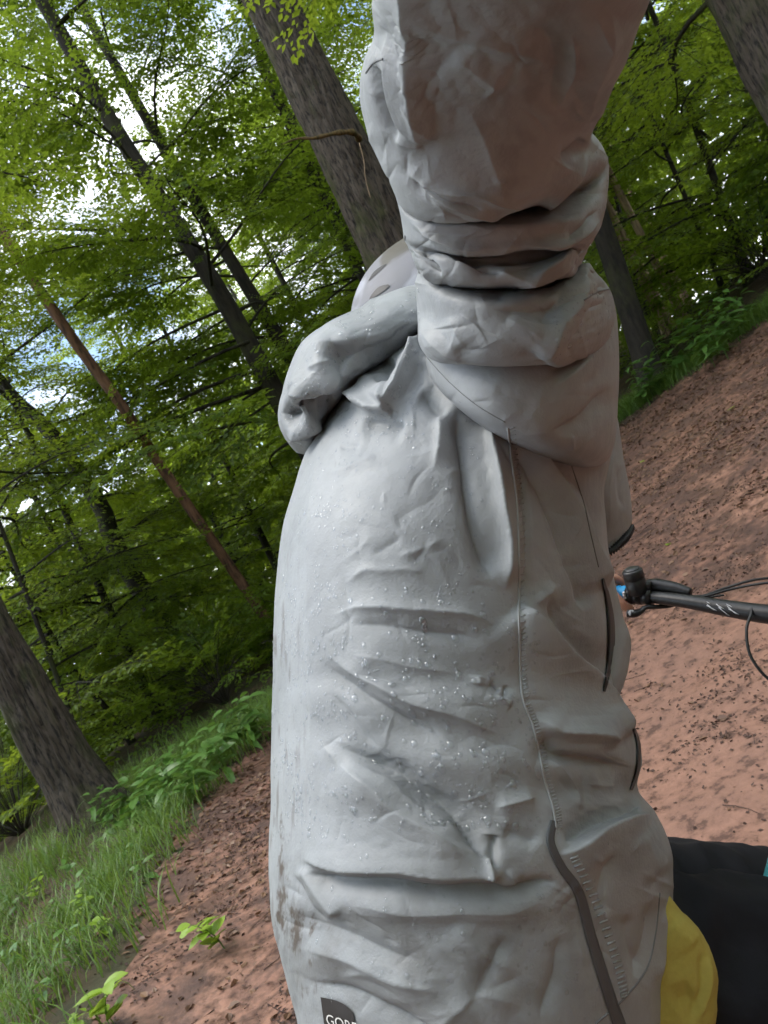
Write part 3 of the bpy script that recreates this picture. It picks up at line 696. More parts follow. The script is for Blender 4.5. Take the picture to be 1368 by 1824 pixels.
def fold(px, py, pts, amp, wa, wb, p=None, tap=.25):
    p = FOLD['p'] if p is None else p; wa = wa * FOLD['w']; wb = wb * FOLD['w']
    pts = np.asarray(pts, float)
    if len(pts) > 2: pts = catmull(pts, 14)
    x0, y0 = pts.min(0) - 4 * max(wa, wb); x1, y1 = pts.max(0) + 4 * max(wa, wb)
    out_ = np.zeros_like(px); m = (px > x0) & (px < x1) & (py > y0) & (py < y1)
    if not m.any(): return out_
    q = np.stack([px[m], py[m]], -1); best = np.full(len(q), 1e9); sg = np.ones(len(q)); sa = np.zeros(len(q))
    sl_ = np.hypot(*np.diff(pts, axis=0).T); cum = np.concatenate([[0], np.cumsum(sl_)])
    for k in range(len(pts) - 1):
        a = pts[k]; d = pts[k + 1] - a; t = np.clip(((q - a) @ d) / (d @ d), 0, 1); r = q - a - t[:, None] * d; dd = np.hypot(r[:, 0], r[:, 1])
        cr = d[0] * r[:, 1] - d[1] * r[:, 0]; b = dd < best
        best[b] = dd[b]; sg[b] = np.sign(cr[b]); sa[b] = (cum[k] + t[b] * sl_[k]) / cum[-1]
    wd = np.where(sg > 0, wb, wa)
    tp = sstep(0, tap, sa) * sstep(0, tap, 1 - sa) if tap > 0 else 1
    out_[m] = amp * tp * np.exp(-(best / wd) ** p); return out_

def fabric():
    m = bpy.data.materials.new('rain_jacket_fabric'); m.use_nodes = True; b = bsdf(m)
    v = coord(m)
    n = noise(m, v, 9, 5, .6); n2 = noise(m, v, 55, 4, .6); n3 = noise(m, v, 420, 2, .5)
    c = ramp(m, n.outputs['Fac'], [(.34, (.255, .268, .275)), (.50, (.302, .317, .326)), (.66, (.338, .353, .363))])
    at = N(m, 'ShaderNodeAttribute', attribute_name='mud')
    c2 = mixc(m, at.outputs['Fac'], c.outputs['Color'], (.085, .058, .040))
    ad = N(m, 'ShaderNodeAttribute', attribute_name='soil')  # dirt, and on the raised sleeve some painted shade
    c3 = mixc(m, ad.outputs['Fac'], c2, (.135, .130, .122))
    L(m, c3, b.inputs['Base Color'])
    rr = ramp(m, n2.outputs['Fac'], [(.35, (.50,) * 3), (.65, (.66,) * 3)]); L(m, rr.outputs['Color'], b.inputs['Roughness'])
    vo = N(m, 'ShaderNodeTexVoronoi', feature='DISTANCE_TO_EDGE'); vo.inputs['Scale'].default_value = 11
    wn = noise(m, v, 6, 3); wv = N(m, 'ShaderNodeVectorMath', operation='MULTIPLY_ADD'); L(m, wn.outputs['Color'], wv.inputs[0]); wv.inputs[1].default_value = (.12, .12, .12); L(m, v, wv.inputs[2]); L(m, wv.outputs[0], vo.inputs['Vector'])
    vr = ramp(m, vo.outputs['Distance'], [(0, (0, 0, 0)), (.10, (1, 1, 1))]); b0_ = bump(m, vr.outputs['Color'], .17, .0014)
    b1_ = bump(m, n2.outputs['Fac'], .30, .003, b0_.outputs['Normal']); b2_ = bump(m, n3.outputs['Fac'], .35, .0008, b1_.outputs['Normal'])
    L(m, b2_.outputs['Normal'], b.inputs['Normal']); return m
M['fabric'] = fabric()
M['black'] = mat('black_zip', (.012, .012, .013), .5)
M['strip'] = mat('reflective_grey', (.085, .09, .095), .38)
M['thread'] = mat('pale_thread', (.36, .37, .37), .6)
M['seam'] = mat('seam_grey', (.17, .175, .178), .7)  # darker grey of the seam cords
def water():
    m = bpy.data.materials.new('water_drop'); m.use_nodes = True; m.node_tree.nodes.remove(bsdf(m))
    t = N(m, 'ShaderNodeBsdfTransparent'); t.inputs['Color'].default_value = (.93, .94, .95, 1); g = N(m, 'ShaderNodeBsdfGlossy'); g.inputs['Roughness'].default_value = .14
    f = N(m, 'ShaderNodeFresnel'); f.inputs['IOR'].default_value = 1.95; x = N(m, 'ShaderNodeMixShader')
    ge = N(m, 'ShaderNodeNewGeometry'); mu = N(m, 'ShaderNodeMath', operation='MULTIPLY'); sb = N(m, 'ShaderNodeMath', operation='SUBTRACT'); sb.inputs[0].default_value = 1.0
    L(m, ge.outputs['Backfacing'], sb.inputs[1]); L(m, f.outputs[0], mu.inputs[0]); L(m, sb.outputs[0], mu.inputs[1])
    L(m, mu.outputs[0], x.inputs[0]); L(m, t.outputs[0], x.inputs[1]); L(m, g.outputs[0], x.inputs[2]); L(m, x.outputs[0], m.node_tree.nodes['Material Output'].inputs['Surface']); return m
M['water'] = water()
M['skin'] = mat('skin', (.55, .28, .19), .5, **{'Subsurface Weight': .15, 'Subsurface Radius': (.01, .004, .002)})
def cloth(name, col, var, sc=30, rough=.85, bs=.3, bd=.004):
    m = mat(name, col, rough); v = coord(m); n = noise(m, v, sc, 5, .6)
    c = ramp(m, n.outputs['Fac'], [(.3, tuple(x * (1 - var) for x in col)), (.7, tuple(x * (1 + var) for x in col))]); L(m, c.outputs['Color'], bsdf(m).inputs['Base Color'])
    bp = bump(m, n.outputs['Fac'], bs, bd); L(m, bp.outputs['Normal'], bsdf(m).inputs['Normal']); return m
M['shorts'] = cloth('black_shorts', (.0075, .0075, .0105), .25); bsdf(M['shorts']).inputs['Specular IOR Level'].default_value = .3
M['yellow'] = cloth('yellow_jersey', (.44, .36, .075), .04, 300, .85, .25, .0012)
M['shoe'] = cloth('shoe', (.03, .03, .032), .3)

person = root('person', 'person in a wet pale grey rain jacket astride a mountain bike, arm raised', 'person', None, (-.05, .8, 0))
PINV = Matrix.Translation((.05, -.8, 0))
def plink(o, parent):
    o.parent = parent
    if parent is person: o.matrix_parent_inverse = PINV
    return o
JV, JF, JN = [], [], 0          # every jacket surface, for laying seams and drops on it
def blur(a, k):
    for _ in range(k):
        a = (a + np.roll(a, 1, 1) + np.roll(a, -1, 1)) / 3
        b = np.concatenate([a[:1], a, a[-1:]]); a = (b[:-2] + b[1:-1] + b[2:]) / 3
    return a
def relax(base, seed_, nrm, iters, eps=(.01, .01), kb=.25, lim=(-.010, .016), att=.0015, pin=2, eh=None, ev=None):
    """let the seeded surface find its folds as nearly unstretchable cloth over the body"""
    X = seed_.copy(); nv, n = X.shape[:2]
    sh = {(0, 1): 1.0, (1, 0): 1.0, (1, 1): .35, (1, -1): .35, (0, 2): kb, (2, 0): kb, (0, 4): kb * .5, (4, 0): kb * .5}
    def pair(A, d):
        B_ = np.roll(A, -d[1], 1); return (A[:nv - d[0]], B_[d[0]:])
    ln = lambda A, d: np.linalg.norm(pair(A, d)[1] - pair(A, d)[0], axis=-1)
    pad = lambda a: np.concatenate([a, a[-1:]]) if len(a) < nv else a
    e_h = blur(np.clip(ln(seed_, (0, 1)) / ln(base, (0, 1)) - 1, -.02, .25), 6) + eps[0]
    e_v = blur(pad(np.clip(ln(seed_, (1, 0)) / (ln(base, (1, 0)) + 1e-9) - 1, -.02, .25)), 6) + eps[1]
    rest = {}
    for d in sh:
        f = 1 + (e_h if d[0] == 0 else e_v if d[1] == 0 else (e_h + e_v) / 2)
        rest[d] = ln(base, d) * f[:nv - d[0]]
    W = np.ones((nv, 1, 1)); W[:pin] = 0; W[-pin:] = 0
    for it in range(iters):
        dx = np.zeros_like(X); ct = 0
        for d, k in sh.items():
            a, b = pair(X, d); v = b - a; l_ = np.sqrt((v * v).sum(-1)) + 1e-9
            c = (l_ - rest[d])
            if max(d) > 1: c = np.minimum(c, 0)          # bending: only resist folding together
            g = v * (.5 * k * c / l_)[..., None]
            dx[:nv - d[0]] += g
            gb = np.zeros_like(X); gb[d[0]:] = g; dx -= np.roll(gb, d[1], 1)
        X = X + W * dx * .36
        o = X - base; q = (o * nrm).sum(-1); t = o - nrm * q[..., None]
        X = base + nrm * (np.clip(q, *lim) * (1 - att))[..., None] + t * (1 - att * 2)
    return X
def upsample(A, k):
    nv, n = A.shape[:2]
    B_ = catmull(A.reshape(nv, -1), (nv - 1) * k + 1).reshape(-1, n, A.shape[2]); f = (np.arange(k) / k)[None, None, :, None]
    p0, p1, p2, p3 = np.roll(B_, 1, 1)[:, :, None], B_[:, :, None], np.roll(B_, -1, 1)[:, :, None], np.roll(B_, -2, 1)[:, :, None]
    m1 = (p2 - p0) * .5; m2 = (p3 - p1) * .5
    C = (2 * f**3 - 3 * f**2 + 1) * p1 + (f**3 - 2 * f**2 + f) * m1 + (-2 * f**3 + 3 * f**2) * p2 + (f**3 - f**2) * m2
    return C.reshape(B_.shape[0], n * k, -1)
def jacket_piece(name, keys, nv, nf, nb, e, disp, parent, crumple=.0012, mats=None, seed=0, k=5, iters=420, eps=(0, 0), kb=.35, lim=(-.011, .017), amp=.75, crisp=.42, creases=()):
    """nv, nf, nb: cloth resolution; the relaxed cloth is refined k times"""
    global JN
    Vb, px, py, sp = loft(keys, nv, nf, nb, e)
    n = gnormals(Vb)
    wx = px + 9 * vn(px * .009, py * .009, seed=seed + 50); wy = py + 9 * vn(px * .009, py * .009, seed=seed + 51)
    D = disp(wx, wy) * amp if disp is not None else 0 * px
    fx, fy = px * .012, py * .012
    cr_ = crumple * .8 * fbm(fx * 1.4, fy * 1.4, sp + 3, oct=2, seed=seed)
    wgt = sstep(-.25, .12, sp)
    Vs = Vb + n * (D * wgt + cr_ + (1 - wgt) * .004 * fbm(fx * .8, fy * 1.3, sp * 2, oct=2, seed=seed + 7))[..., None]
    V = relax(Vb, Vs, n, iters, eps, kb, lim) if iters else Vs
    V = upsample(V, k)
    px = upsample(px[..., None], k)[..., 0]; py = upsample(py[..., None], k)[..., 0]; sp = upsample(sp[..., None], k)[..., 0]
    if disp is not None and crisp:
        FOLD['p'] = 1.0; FOLD['w'] = .55
        wx = px + 9 * vn(px * .009, py * .009, seed=seed + 50); wy = py + 9 * vn(px * .009, py * .009, seed=seed + 51)
        D2 = disp(wx, wy) * crisp * sstep(-.25, .12, sp)
        rc = np.random.default_rng(seed + 200)
        for (cn, x0, y0, x1, y1, an, sprd) in creases:          # fine sharp creases of the shell fabric
            for _ in range(cn):
                cx, cy = rc.uniform(x0, x1), rc.uniform(y0, y1); a = R(an) + rc.normal(0, R(sprd)); l_ = rc.uniform(16, 60); k_ = rc.normal(0, .16) * l_
                dx, dy = math.cos(a) * l_, math.sin(a) * l_; am = rc.choice([-1, 1]) * rc.uniform(.0004, .0014)
                D2 = D2 + fold(px, py, [(cx - dx, cy - dy), (cx - dy * k_ / l_, cy + dx * k_ / l_), (cx + dx, cy + dy)], am, rc.uniform(4, 16), rc.uniform(4, 16), 1.0, .45) * sstep(-.25, .12, sp)
        FOLD['p'] = 1.7; FOLD['w'] = 1.0
        V = V + gnormals(V) * D2[..., None]
    nvv, nn = V.shape[:2]; F = gfaces(nvv, nn)
    fl = V.reshape(-1, 3)
    o = link(name, mesh_np(name, fl, F), mats or M['fabric'])
    plink(o, parent)
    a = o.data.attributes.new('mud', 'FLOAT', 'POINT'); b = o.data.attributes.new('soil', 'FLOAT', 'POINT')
    pX, pY = px.ravel(), py.ravel(); front = (sp.ravel() > -.05)
    blob = lambda x, y, rx, ry: np.exp(-(((pX - x) / rx) ** 2 + ((pY - y) / ry) ** 2))
    sp1 = fbm(pX * .075, pY * .026, oct=5, seed=61, gain=.62); reg = blob(520, 1650, 55, 95) + .75 * blob(505, 1510, 14, 70) + .6 * blob(555, 1760, 40, 22) + .25 * blob(590, 950, 12, 60) + .2 * blob(600, 770, 10, 60)
    mudv = sstep(.02, .50, sp1 + .72 * np.minimum(reg, 1) - .46) * .9
    stk = fbm(pX * .10, pY * .010, oct=3, seed=66)
    mudv = np.maximum(mudv, .48 * sstep(.12, .5, stk) * sstep(570, 500, pX) * sstep(930, 1050, pY))
    soil = .62 * sstep(-.05, .4, fbm(pX * .013, pY * .013, oct=4, seed=71) + .12) * np.minimum(1, .95 * blob(800, 1700, 210, 110) + .6 * blob(560, 1700, 90, 120) + .5 * blob(1090, 1560, 90, 130) + .6 * blob(880, 1440, 130, 80) + .5 * blob(1040, 1380, 90, 60) + .45 * blob(930, 260, 170, 170) + .45 * blob(1000, 60, 130, 200) + .4 * blob(900, 450, 160, 90))  # dirt on the torso; sleeve patches also paint its underside darker, as shade
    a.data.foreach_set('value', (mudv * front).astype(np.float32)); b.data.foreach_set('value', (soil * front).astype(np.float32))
    JV.append(fl); JF.append(F + JN); JN += len(fl)
    return o

# ---- torso of the jacket
def torso_disp(x, y):
    f = lambda *a, **k: fold(x, y, *a, **k)
    D = 0
    # waist folds across the side
    D = D + f([(600, 1078), (700, 1080), (800, 1094), (885, 1112)], .0075, 16, 15) + f([(610, 1108), (710, 1116), (800, 1130), (870, 1150)], -.0062, 16, 26)
    D = D + f([(615, 1165), (720, 1180), (820, 1205)], .004, 22, 22) + f([(620, 1195), (700, 1215), (760, 1240)], -.003, 16, 20)
    D = D + f([(570, 1160), (640, 1205), (720, 1248), (820, 1282), (905, 1312)], .0085, 42, 13) + f([(575, 1180), (640, 1232), (710, 1280), (790, 1320)], -.0075, 14, 30)
    D = D + f([(585, 1232), (640, 1300), (672, 1335)], -.0042, 9, 20)
    D = D + f([(600, 1318), (690, 1372), (790, 1440), (845, 1505), (872, 1560)], -.0230, 42, 16) + f([(600, 1352), (680, 1416), (780, 1494), (850, 1552)], .0140, 16, 56)
    # the deep crease at the hip and the bulge below it
    D = D + f([(535, 1530), (640, 1545), (760, 1556), (850, 1562), (900, 1560)], .0105, 34, 11, tap=.12) + f([(545, 1556), (640, 1570), (760, 1582), (860, 1584), (950, 1576), (1000, 1568)], -.0150, 10, 20, tap=.1)
    D = D + f([(600, 1610), (740, 1625), (880, 1620), (990, 1600)], .0060, 34, 40)
    D = D + f([(538, 1545), (566, 1590), (600, 1632)], .0085, 13, 24, tap=.15) + f([(520, 1555), (545, 1610), (580, 1650)], -.0060, 18, 10)
    D = D + f([(868, 1530), (872, 1566)], .0100, 10, 12, 1.4, tap=.1) + f([(885, 1490), (880, 1548)], -.0090, 8, 16, tap=.1) + f([(900, 1548), (920, 1572), (880, 1580)], .006, 9, 9)
    D = D + f([(880, 1440), (960, 1420)], .0065, 30, 22) + f([(900, 1480), (965, 1500)], -.006, 22, 22)
    # lower back
    D = D + f([(515, 1620), (600, 1660), (690, 1692), (760, 1712)], -.0070, 26, 46) + f([(530, 1690), (620, 1712), (720, 1752), (800, 1770)], .0075, 36, 26) + f([(550, 1742), (630, 1772), (720, 1810), (790, 1850)], -.0100, 14, 36)
    D = D + f([(800, 1640), (860, 1700), (930, 1740)], .006, 50, 50) + f([(830, 1800), (880, 1720), (900, 1660)], -.006, 28, 34) + f([(960, 1820), (990, 1720), (1000, 1660)], -.006, 20, 26)
    D = D + f([(770, 1850), (850, 1770), (930, 1800)], .006, 40, 40)
    # long hanging folds below the armpit
    D = D + f([(868, 735), (884, 860), (897, 960), (902, 1050)], .0190, 28, 9, tap=.14) + f([(815, 735), (826, 850), (850, 945), (880, 1030)], -.0160, 26, 14, tap=.15)
    D = D + f([(790, 700), (785, 770), (768, 845)], .0085, 40, 13) + f([(800, 850), (760, 900), (700, 935)], -.003, 40, 40)
    D = D + f([(855, 720), (885, 790), (912, 850)], -.0042, 8, 12) + f([(918, 800), (926, 950), (930, 1100), (935, 1240)], -.0040, 9, 16, tap=.08)
    # pinched flap under the raised sleeve
    D = D + f([(764, 618), (735, 668), (700, 730)], .0300, 9, 34, tap=.06) + f([(626, 708), (666, 730), (705, 732)], .0260, 40, 6, tap=.08) + f([(706, 640), (680, 692)], -.0150, 26, 26) + f([(640, 744), (730, 754)], -.0130, 9, 30)
    D = D + f([(735, 640), (785, 672), (828, 735)], .0190, 12, 10, tap=.15) + f([(755, 690), (800, 745)], -.0150, 16, 16) + f([(640, 690), (690, 660)], .005, 16, 16)
    D = D + f([(600, 795), (640, 790)], -.004, 9, 12) + f([(580, 845), (680, 815)], .003, 16, 16)
    # small crumple in the middle of the back
    D = D + f([(610, 1040), (650, 1015), (690, 1020), (760, 1022)], .0035, 14, 10) + f([(700, 1000), (760, 980), (800, 955)], .003, 8, 16) + f([(660, 990), (720, 960)], -.0025, 14, 14) + f([(730, 1010), (770, 970)], -.0022, 8, 8)
    # front panel: slanting folds falling from the armpit
    D = D + f([(925, 760), (985, 850), (1040, 945), (1085, 1050)], .0170, 12, 46, tap=.12) + f([(905, 790), (955, 880), (1005, 985), (1045, 1090)], -.0100, 28, 12, tap=.12)
    D = D + f([(985, 840), (1035, 860), (1062, 940), (1078, 1010)], -.0055, 10, 20)
    D = D + f([(925, 1070), (1000, 1158), (1075, 1240), (1130, 1312)], .0190, 10, 60, tap=.1) + f([(965, 1060), (1030, 1140), (1090, 1215)], -.0150, 44, 14)
    D = D + f([(950, 1075), (985, 1040)], .004, 12, 12)
    D = D + f([(950, 1268), (985, 1302), (1040, 1312), (1110, 1320)], .0130, 34, 10) + f([(962, 1292), (1000, 1342), (1070, 1360), (1125, 1372)], -.0150, 9, 38)
    D = D + f([(985, 1345), (1020, 1400), (1035, 1450)], .0065, 14, 18) + f([(1040, 1400), (1100, 1400)], .006, 26, 26)
    D = D + f([(985, 1530), (1060, 1486), (1115, 1464), (1165, 1452)], .0170, 7, 50, tap=.3) + f([(1000, 1500), (1070, 1462), (1140, 1436)], -.0100, 24, 9, tap=.1)
    D = D + f([(1080, 1520), (1070, 1580), (1078, 1630)], -.0065, 14, 34) + f([(1130, 1490), (1180, 1560)], .005, 40, 40) + f([(1170, 1590), (1150, 1700), (1120, 1760)], -.0075, 18, 20) + f([(1115, 1620), (1135, 1700), (1152, 1730)], -.006, 10, 26) + f([(1188, 1610), (1176, 1700), (1160, 1760)], .007, 16, 16)
    D = D + f([(870, 1215), (892, 1232)], -.006, 10, 9) + f([(905, 1218), (896, 1248)], -.006, 9, 9) + f([(850, 1225), (850, 1205)], .005, 14, 14) + f([(910, 1260), (880, 1240)], .004, 9, 9)
    # back edge
    D = D + f([(592, 720), (560, 850), (552, 1000), (556, 1200), (560, 1400)], .004, 40, 26, tap=.15) + f([(612, 1010), (616, 1100), (612, 1180)], -.0012, 8, 8)
    D = D + .0014 * fbm(x * .060, y * .008, oct=3, seed=91) * sstep(590, 510, x) * sstep(900, 1000, y)
    return D
T = []
for y, l, r, mid, b in [(565, 800, 1010, .93, .10), (600, 715, 1060, .915, .15), (650, 645, 1088, .905, .185), (720, 592, 1092, .895, .205), (800, 549, 1090, .885, .215), (870, 525, 1076, .87, .22), (950, 503, 1080, .855, .22),
                        (1050, 492, 1092, .84, .215), (1130, 488, 1098, .825, .21), (1200, 487, 1092, .815, .205), (1250, 486, 1100, .805, .205), (1305, 485, 1132, .80, .205), (1355, 484, 1142, .79, .205), (1405, 484, 1134, .785, .205),
                        (1450, 483, 1168, .78, .205), (1520, 480, 1194, .77, .205), (1600, 482, 1197, .76, .20), (1650, 488, 1193, .755, .195), (1720, 505, 1190, .745, .19), (1824, 530, 1188, .735, .185), (1900, 548, 1186, .73, .18), (1985, 560, 1182, .725, .175), (1992, 566, 1176, .725, .168), (1960, 570, 1172, .725, .165)]:
    T.append((l, y, r, y, 0, mid - b, mid, b * .9))
jacket = jacket_piece('jacket', T, 132, 76, 22, .86, torso_disp, person, crumple=.0005, iters=140, eps=(.0008, .0012), amp=.22, crisp=.58, creases=((22, 560, 780, 900, 1080, 15, 50), (40, 580, 1080, 920, 1500, 25, 35), (30, 520, 1500, 960, 1820, 12, 40), (40, 930, 820, 1100, 1420, 55, 30), (24, 980, 1400, 1190, 1800, 60, 50), (16, 600, 640, 860, 780, 70, 40)))

# ---- shoulder cape of the jacket that hangs from the raised arm
def shoulder_disp(x, y):
    f = lambda *a, **k: fold(x, y, *a, **k)
    return (f([(980, 690), (1040, 650), (1085, 605)], .007, 12, 20) + f([(975, 665), (1040, 632)], -.006, 14, 9) + f([(970, 775), (1040, 735), (1095, 690)], -.008, 9, 26)
            + f([(880, 690), (960, 720)], -.004, 30, 30) + f([(1030, 505), (1080, 545)], .003, 9, 9) + f([(1020, 560), (1060, 620)], -.004, 20, 20) + f([(1020, 770), (1022, 805)], .004, 6, 10))
S_ = [(830, 650, 1080, 800, 60, .78, .86), (800, 665, 1092, 790, 78, .70, .82), (757, 634, 1099, 748, 88, .625, .79), (752, 608, 1102, 660, 82, .60, .77), (750, 580, 1100, 585, 60, .605, .765),
      (768, 545, 1094, 540, 38, .625, .77), (830, 515, 1078, 512, 20, .66, .78), (900, 492, 1050, 490, 8, .71, .79), (955, 480, 1000, 480, 2, .76, .80)]
shoulder = jacket_piece('shoulder_panel', S_, 50, 44, 14, .9, shoulder_disp, jacket, seed=3, crumple=.0006, amp=.7, creases=((26, 780, 520, 1095, 800, -25, 35),))

# ---- raised sleeve
def sleeve_disp(x, y):
    f = lambda *a, **k: fold(x, y, *a, **k)
    D = f([(745, 600), (800, 560), (900, 575)], 0, 9, 9)
    D = D + f([(748, 560), (772, 600), (805, 645)], .0045, 12, 22, tap=.4)
    D = D + f([(860, 545), (950, 562), (1010, 540)], -.0040, 16, 24, tap=.45) + f([(800, 560), (830, 620)], .003, 20, 20) + f([(900, 570), (960, 610)], .003, 24, 24)
    D = D + f([(738, 465), (765, 490), (800, 500)], .0040, 8, 14, tap=.4) + f([(752, 446), (770, 470), (790, 492)], -.0070, 8, 14, tap=.4)
    D = D + f([(860, 470), (950, 500), (1020, 465)], .0045, 10, 6) + f([(820, 462), (905, 488)], -.0045, 8, 7) + f([(925, 512), (960, 490), (1030, 455)], .0050, 7, 10)
    D = D + f([(730, 440), (850, 460), (960, 455), (1060, 405)], -.0035, 5, 7) + f([(960, 440), (1030, 420), (1075, 385)], .0045, 8, 6) + f([(990, 430), (1070, 370)], -.0030, 6, 6)
    D = D + f([(720, 300), (790, 340), (860, 352), (940, 375)], .0040, 12, 8) + f([(725, 315), (800, 358), (870, 372)], -.0045, 6, 10)
    D = D + f([(700, 250), (735, 262), (752, 260)], .0030, 18, 9) + f([(690, 40), (715, 180), (752, 262)], .0040, 30, 11, tap=.3) + f([(672, 105), (690, 200), (712, 262)], -.0050, 14, 11)
    D = D + f([(720, 0), (800, 50), (890, 80), (1000, 130)], .0030, 60, 26) + f([(940, 40), (990, 110), (985, 210)], -.0050, 50, 50) + f([(1000, 280), (1030, 262), (1045, 245)], -.0060, 16, 16)
    D = D + f([(830, 180), (880, 300), (900, 370)], .0030, 60, 40) + f([(1020, 60), (1025, 130), (1000, 200)], .0022, 8, 12)
    D = D + f([(800, 90), (900, 160)], .0030, 50, 50)
    D = D + f([(728, -60), (742, 100), (754, 266)], .0090, 46, 60, 1.0, tap=.12) + f([(1090, 20), (1060, 140), (1040, 235)], .0060, 50, 40, 1.0)
    D = D + f([(1078, 380), (1005, 425), (925, 448)], .0075, 9, 15, tap=.4) + f([(1066, 408), (980, 456), (870, 470)], -.0075, 8, 13, tap=.4) + f([(1048, 442), (985, 476), (915, 510)], .0075, 8, 11, tap=.4)
    D = D + f([(742, 452), (810, 466), (880, 480)], .0060, 8, 12, tap=.4) + f([(722, 400), (800, 432), (880, 440)], .0060, 14, 10, tap=.4) + f([(1040, 470), (1000, 500), (940, 520)], -.0060, 9, 9, tap=.4)
    D = D + f([(735, 330), (820, 372), (920, 392)], .0050, 16, 6, tap=.4) + f([(1052, 262), (1010, 320), (940, 385)], .0070, 22, 8, tap=.3)
    D = D + f([(750, 575), (790, 610), (830, 652)], .0060, 14, 26, 1.0, tap=.4) + f([(1038, 476), (1006, 560), (955, 642)], .0120, 46, 40, 1.0, tap=.12) + f([(1000, 520), (960, 590)], -.004, 20, 20)
    return D
C_ = [(800, 622, 1040, 618, 10, .665, .73), (770, 612, 1072, 604, 40, .612, .71), (752, 600, 1087, 586, 57, .584, .70), (746, 572, 1093, 556, 54, .568, .69), (743, 540, 1085, 524, 44, .562, .68), (742, 508, 1062, 498, 32, .562, .66),
      (744, 476, 1032, 468, 44, .590, .64), (738, 462, 1038, 458, 58, .600, .635), (732, 448, 1044, 448, 58, .556, .62), (728, 436, 1050, 436, 40, .552, .615), (722, 424, 1056, 424, 38, .566, .612), (719, 412, 1062, 414, 40, .545, .605), (717, 396, 1070, 398, 30, .538, .60), (713, 376, 1080, 362, 30, .534, .595),
      (709, 356, 1083, 310, 48, .560, .59), (706, 346, 1078, 275, 72, .572, .585), (703, 334, 1054, 250, 94, .490, .555), (694, 314, 1052, 238, 88, .468, .53), (668, 262, 1058, 218, 68, .452, .515), (650, 200, 1074, 180, 50, .432, .495), (645, 150, 1092, 140, 38, .412, .475), (655, 105, 1108, 108, 30, .394, .455), (672, 60, 1126, 68, 22, .376, .437), (672, 0, 1156, 0, 14, .348, .408), (690, -80, 1180, -80, 0, .315, .372), (720, -200, 1190, -200, -10, .275, .325), (740, -330, 1170, -330, -20, .245, .287), (750, -350, 1160, -350, -20, .252, .285), (760, -320, 1150, -320, -20, .262, .288)]
sleeve = jacket_piece('sleeve', C_, 170, 56, 18, .95, sleeve_disp, jacket, crumple=.0006, seed=7, eps=(.002, .005), amp=.5, crisp=.85, creases=((26, 660, 0, 780, 330, 75, 25), (26, 760, 20, 1100, 380, 30, 50), (46, 720, 380, 1075, 530, -8, 25), (30, 745, 520, 1085, 640, 10, 50)))

# ---- other sleeve, its arm reaching for the handlebar behind the chest
L_ = [(960, 690, 1075, 690, 0, .98, 1.06), (968, 760, 1098, 740, 5, .985, 1.06), (985, 830, 1110, 815, 8, .995, 1.065), (1000, 890, 1122, 875, 12, 1.01, 1.075), (1012, 940, 1126, 918, 16, 1.03, 1.085), (1022, 972, 1124, 938, 24, 1.04, 1.09), (1026, 976, 1121, 943, 22, 1.048, 1.09), (1030, 960, 1116, 930, 18, 1.055, 1.09)]
def lsleeve_disp(x, y):
    return fold(x, y, [(1090, 800), (1085, 880), (1080, 950)], .005, 14, 14) + fold(x, y, [(1100, 830), (1108, 910)], -.003, 10, 10)
sleeve2 = jacket_piece('sleeve', L_, 40, 30, 12, .95, lsleeve_disp, jacket, seed=11)
# black elastic binding of that cuff
cuf = P([1022, 1040, 1062, 1085, 1105, 1118, 1125], [976, 992, 994, 984, 968, 953, 938], np.array([1.085, 1.06, 1.045, 1.037, 1.045, 1.06, 1.085]) - .004)
cc = catmull(cuf, 60); cc[:, 2] += .0022 * np.where(np.arange(60) % 2, 1, -1)
plink(MB.build((lambda b: (b.add(*tube(cc, .0042, 6)), b)[1])(MB()), 'cuff_binding', M['black']), jacket)

# ---- flap of the front closure seen past the chest
FL_ = [(1050, 1010, 1090, 1010, 0, .80, .83), (1055, 1050, 1097, 1048, 4, .80, .83), (1058, 1100, 1109, 1098, 4, .805, .835), (1056, 1140, 1124, 1138, 5, .80, .835), (1050, 1180, 1121, 1182, 6, .79, .83), (1040, 1215, 1110, 1222, 8, .78, .82), (1040, 1250, 1096, 1252, 4, .78, .82)]
flap = jacket_piece('front_flap', FL_, 30, 18, 8, .9, None, jacket, crumple=.0008, seed=15, iters=0)

# ---- hood hanging down the back
def hood_disp(x, y):
    f = lambda *a, **k: fold(x, y, *a, **k)
    return (f([(555, 625), (600, 615), (650, 600)], .005, 16, 16) + f([(590, 605), (612, 640), (600, 690)], -.0060, 16, 20) + f([(545, 660), (600, 640)], .004, 12, 12) + f([(560, 575), (640, 600), (740, 560)], .004, 40, 40)
            + f([(498, 740), (540, 735), (592, 700)], -.024, 14, 12, tap=.1) + f([(510, 712), (560, 700), (610, 660)], .010, 22, 14) + f([(515, 775), (550, 758), (575, 748)], .010, 12, 14) + f([(570, 640), (640, 628), (745, 570)], -.006, 24, 24) + f([(640, 545), (740, 525)], .003, 18, 18) + f([(560, 690), (640, 650), (740, 590)], .006, 26, 26))
HD = [(528, 806, 552, 812, 0, .905, .92), (508, 780, 566, 792, 0, .84, .91), (497, 752, 580, 762, 0, .80, .905), (499, 715, 600, 728, 0, .775, .90), (516, 655, 628, 695, 0, .76, .90), (541, 608, 668, 660, 0, .755, .905), (590, 575, 712, 628, 0, .755, .91), (660, 540, 760, 606, 0, .76, .92), (740, 508, 810, 600, 0, .77, .93), (830, 490, 860, 600, 0, .79, .95), (930, 520, 900, 610, 0, .83, .97), (960, 560, 930, 620, 0, .90, .98)]
hood = jacket_piece('hood', HD, 60, 34, 14, .74, hood_disp, jacket, crumple=.0010, seed=19, eps=(.004, .005), amp=.7, crisp=.8, creases=((34, 500, 530, 745, 790, -30, 40),))

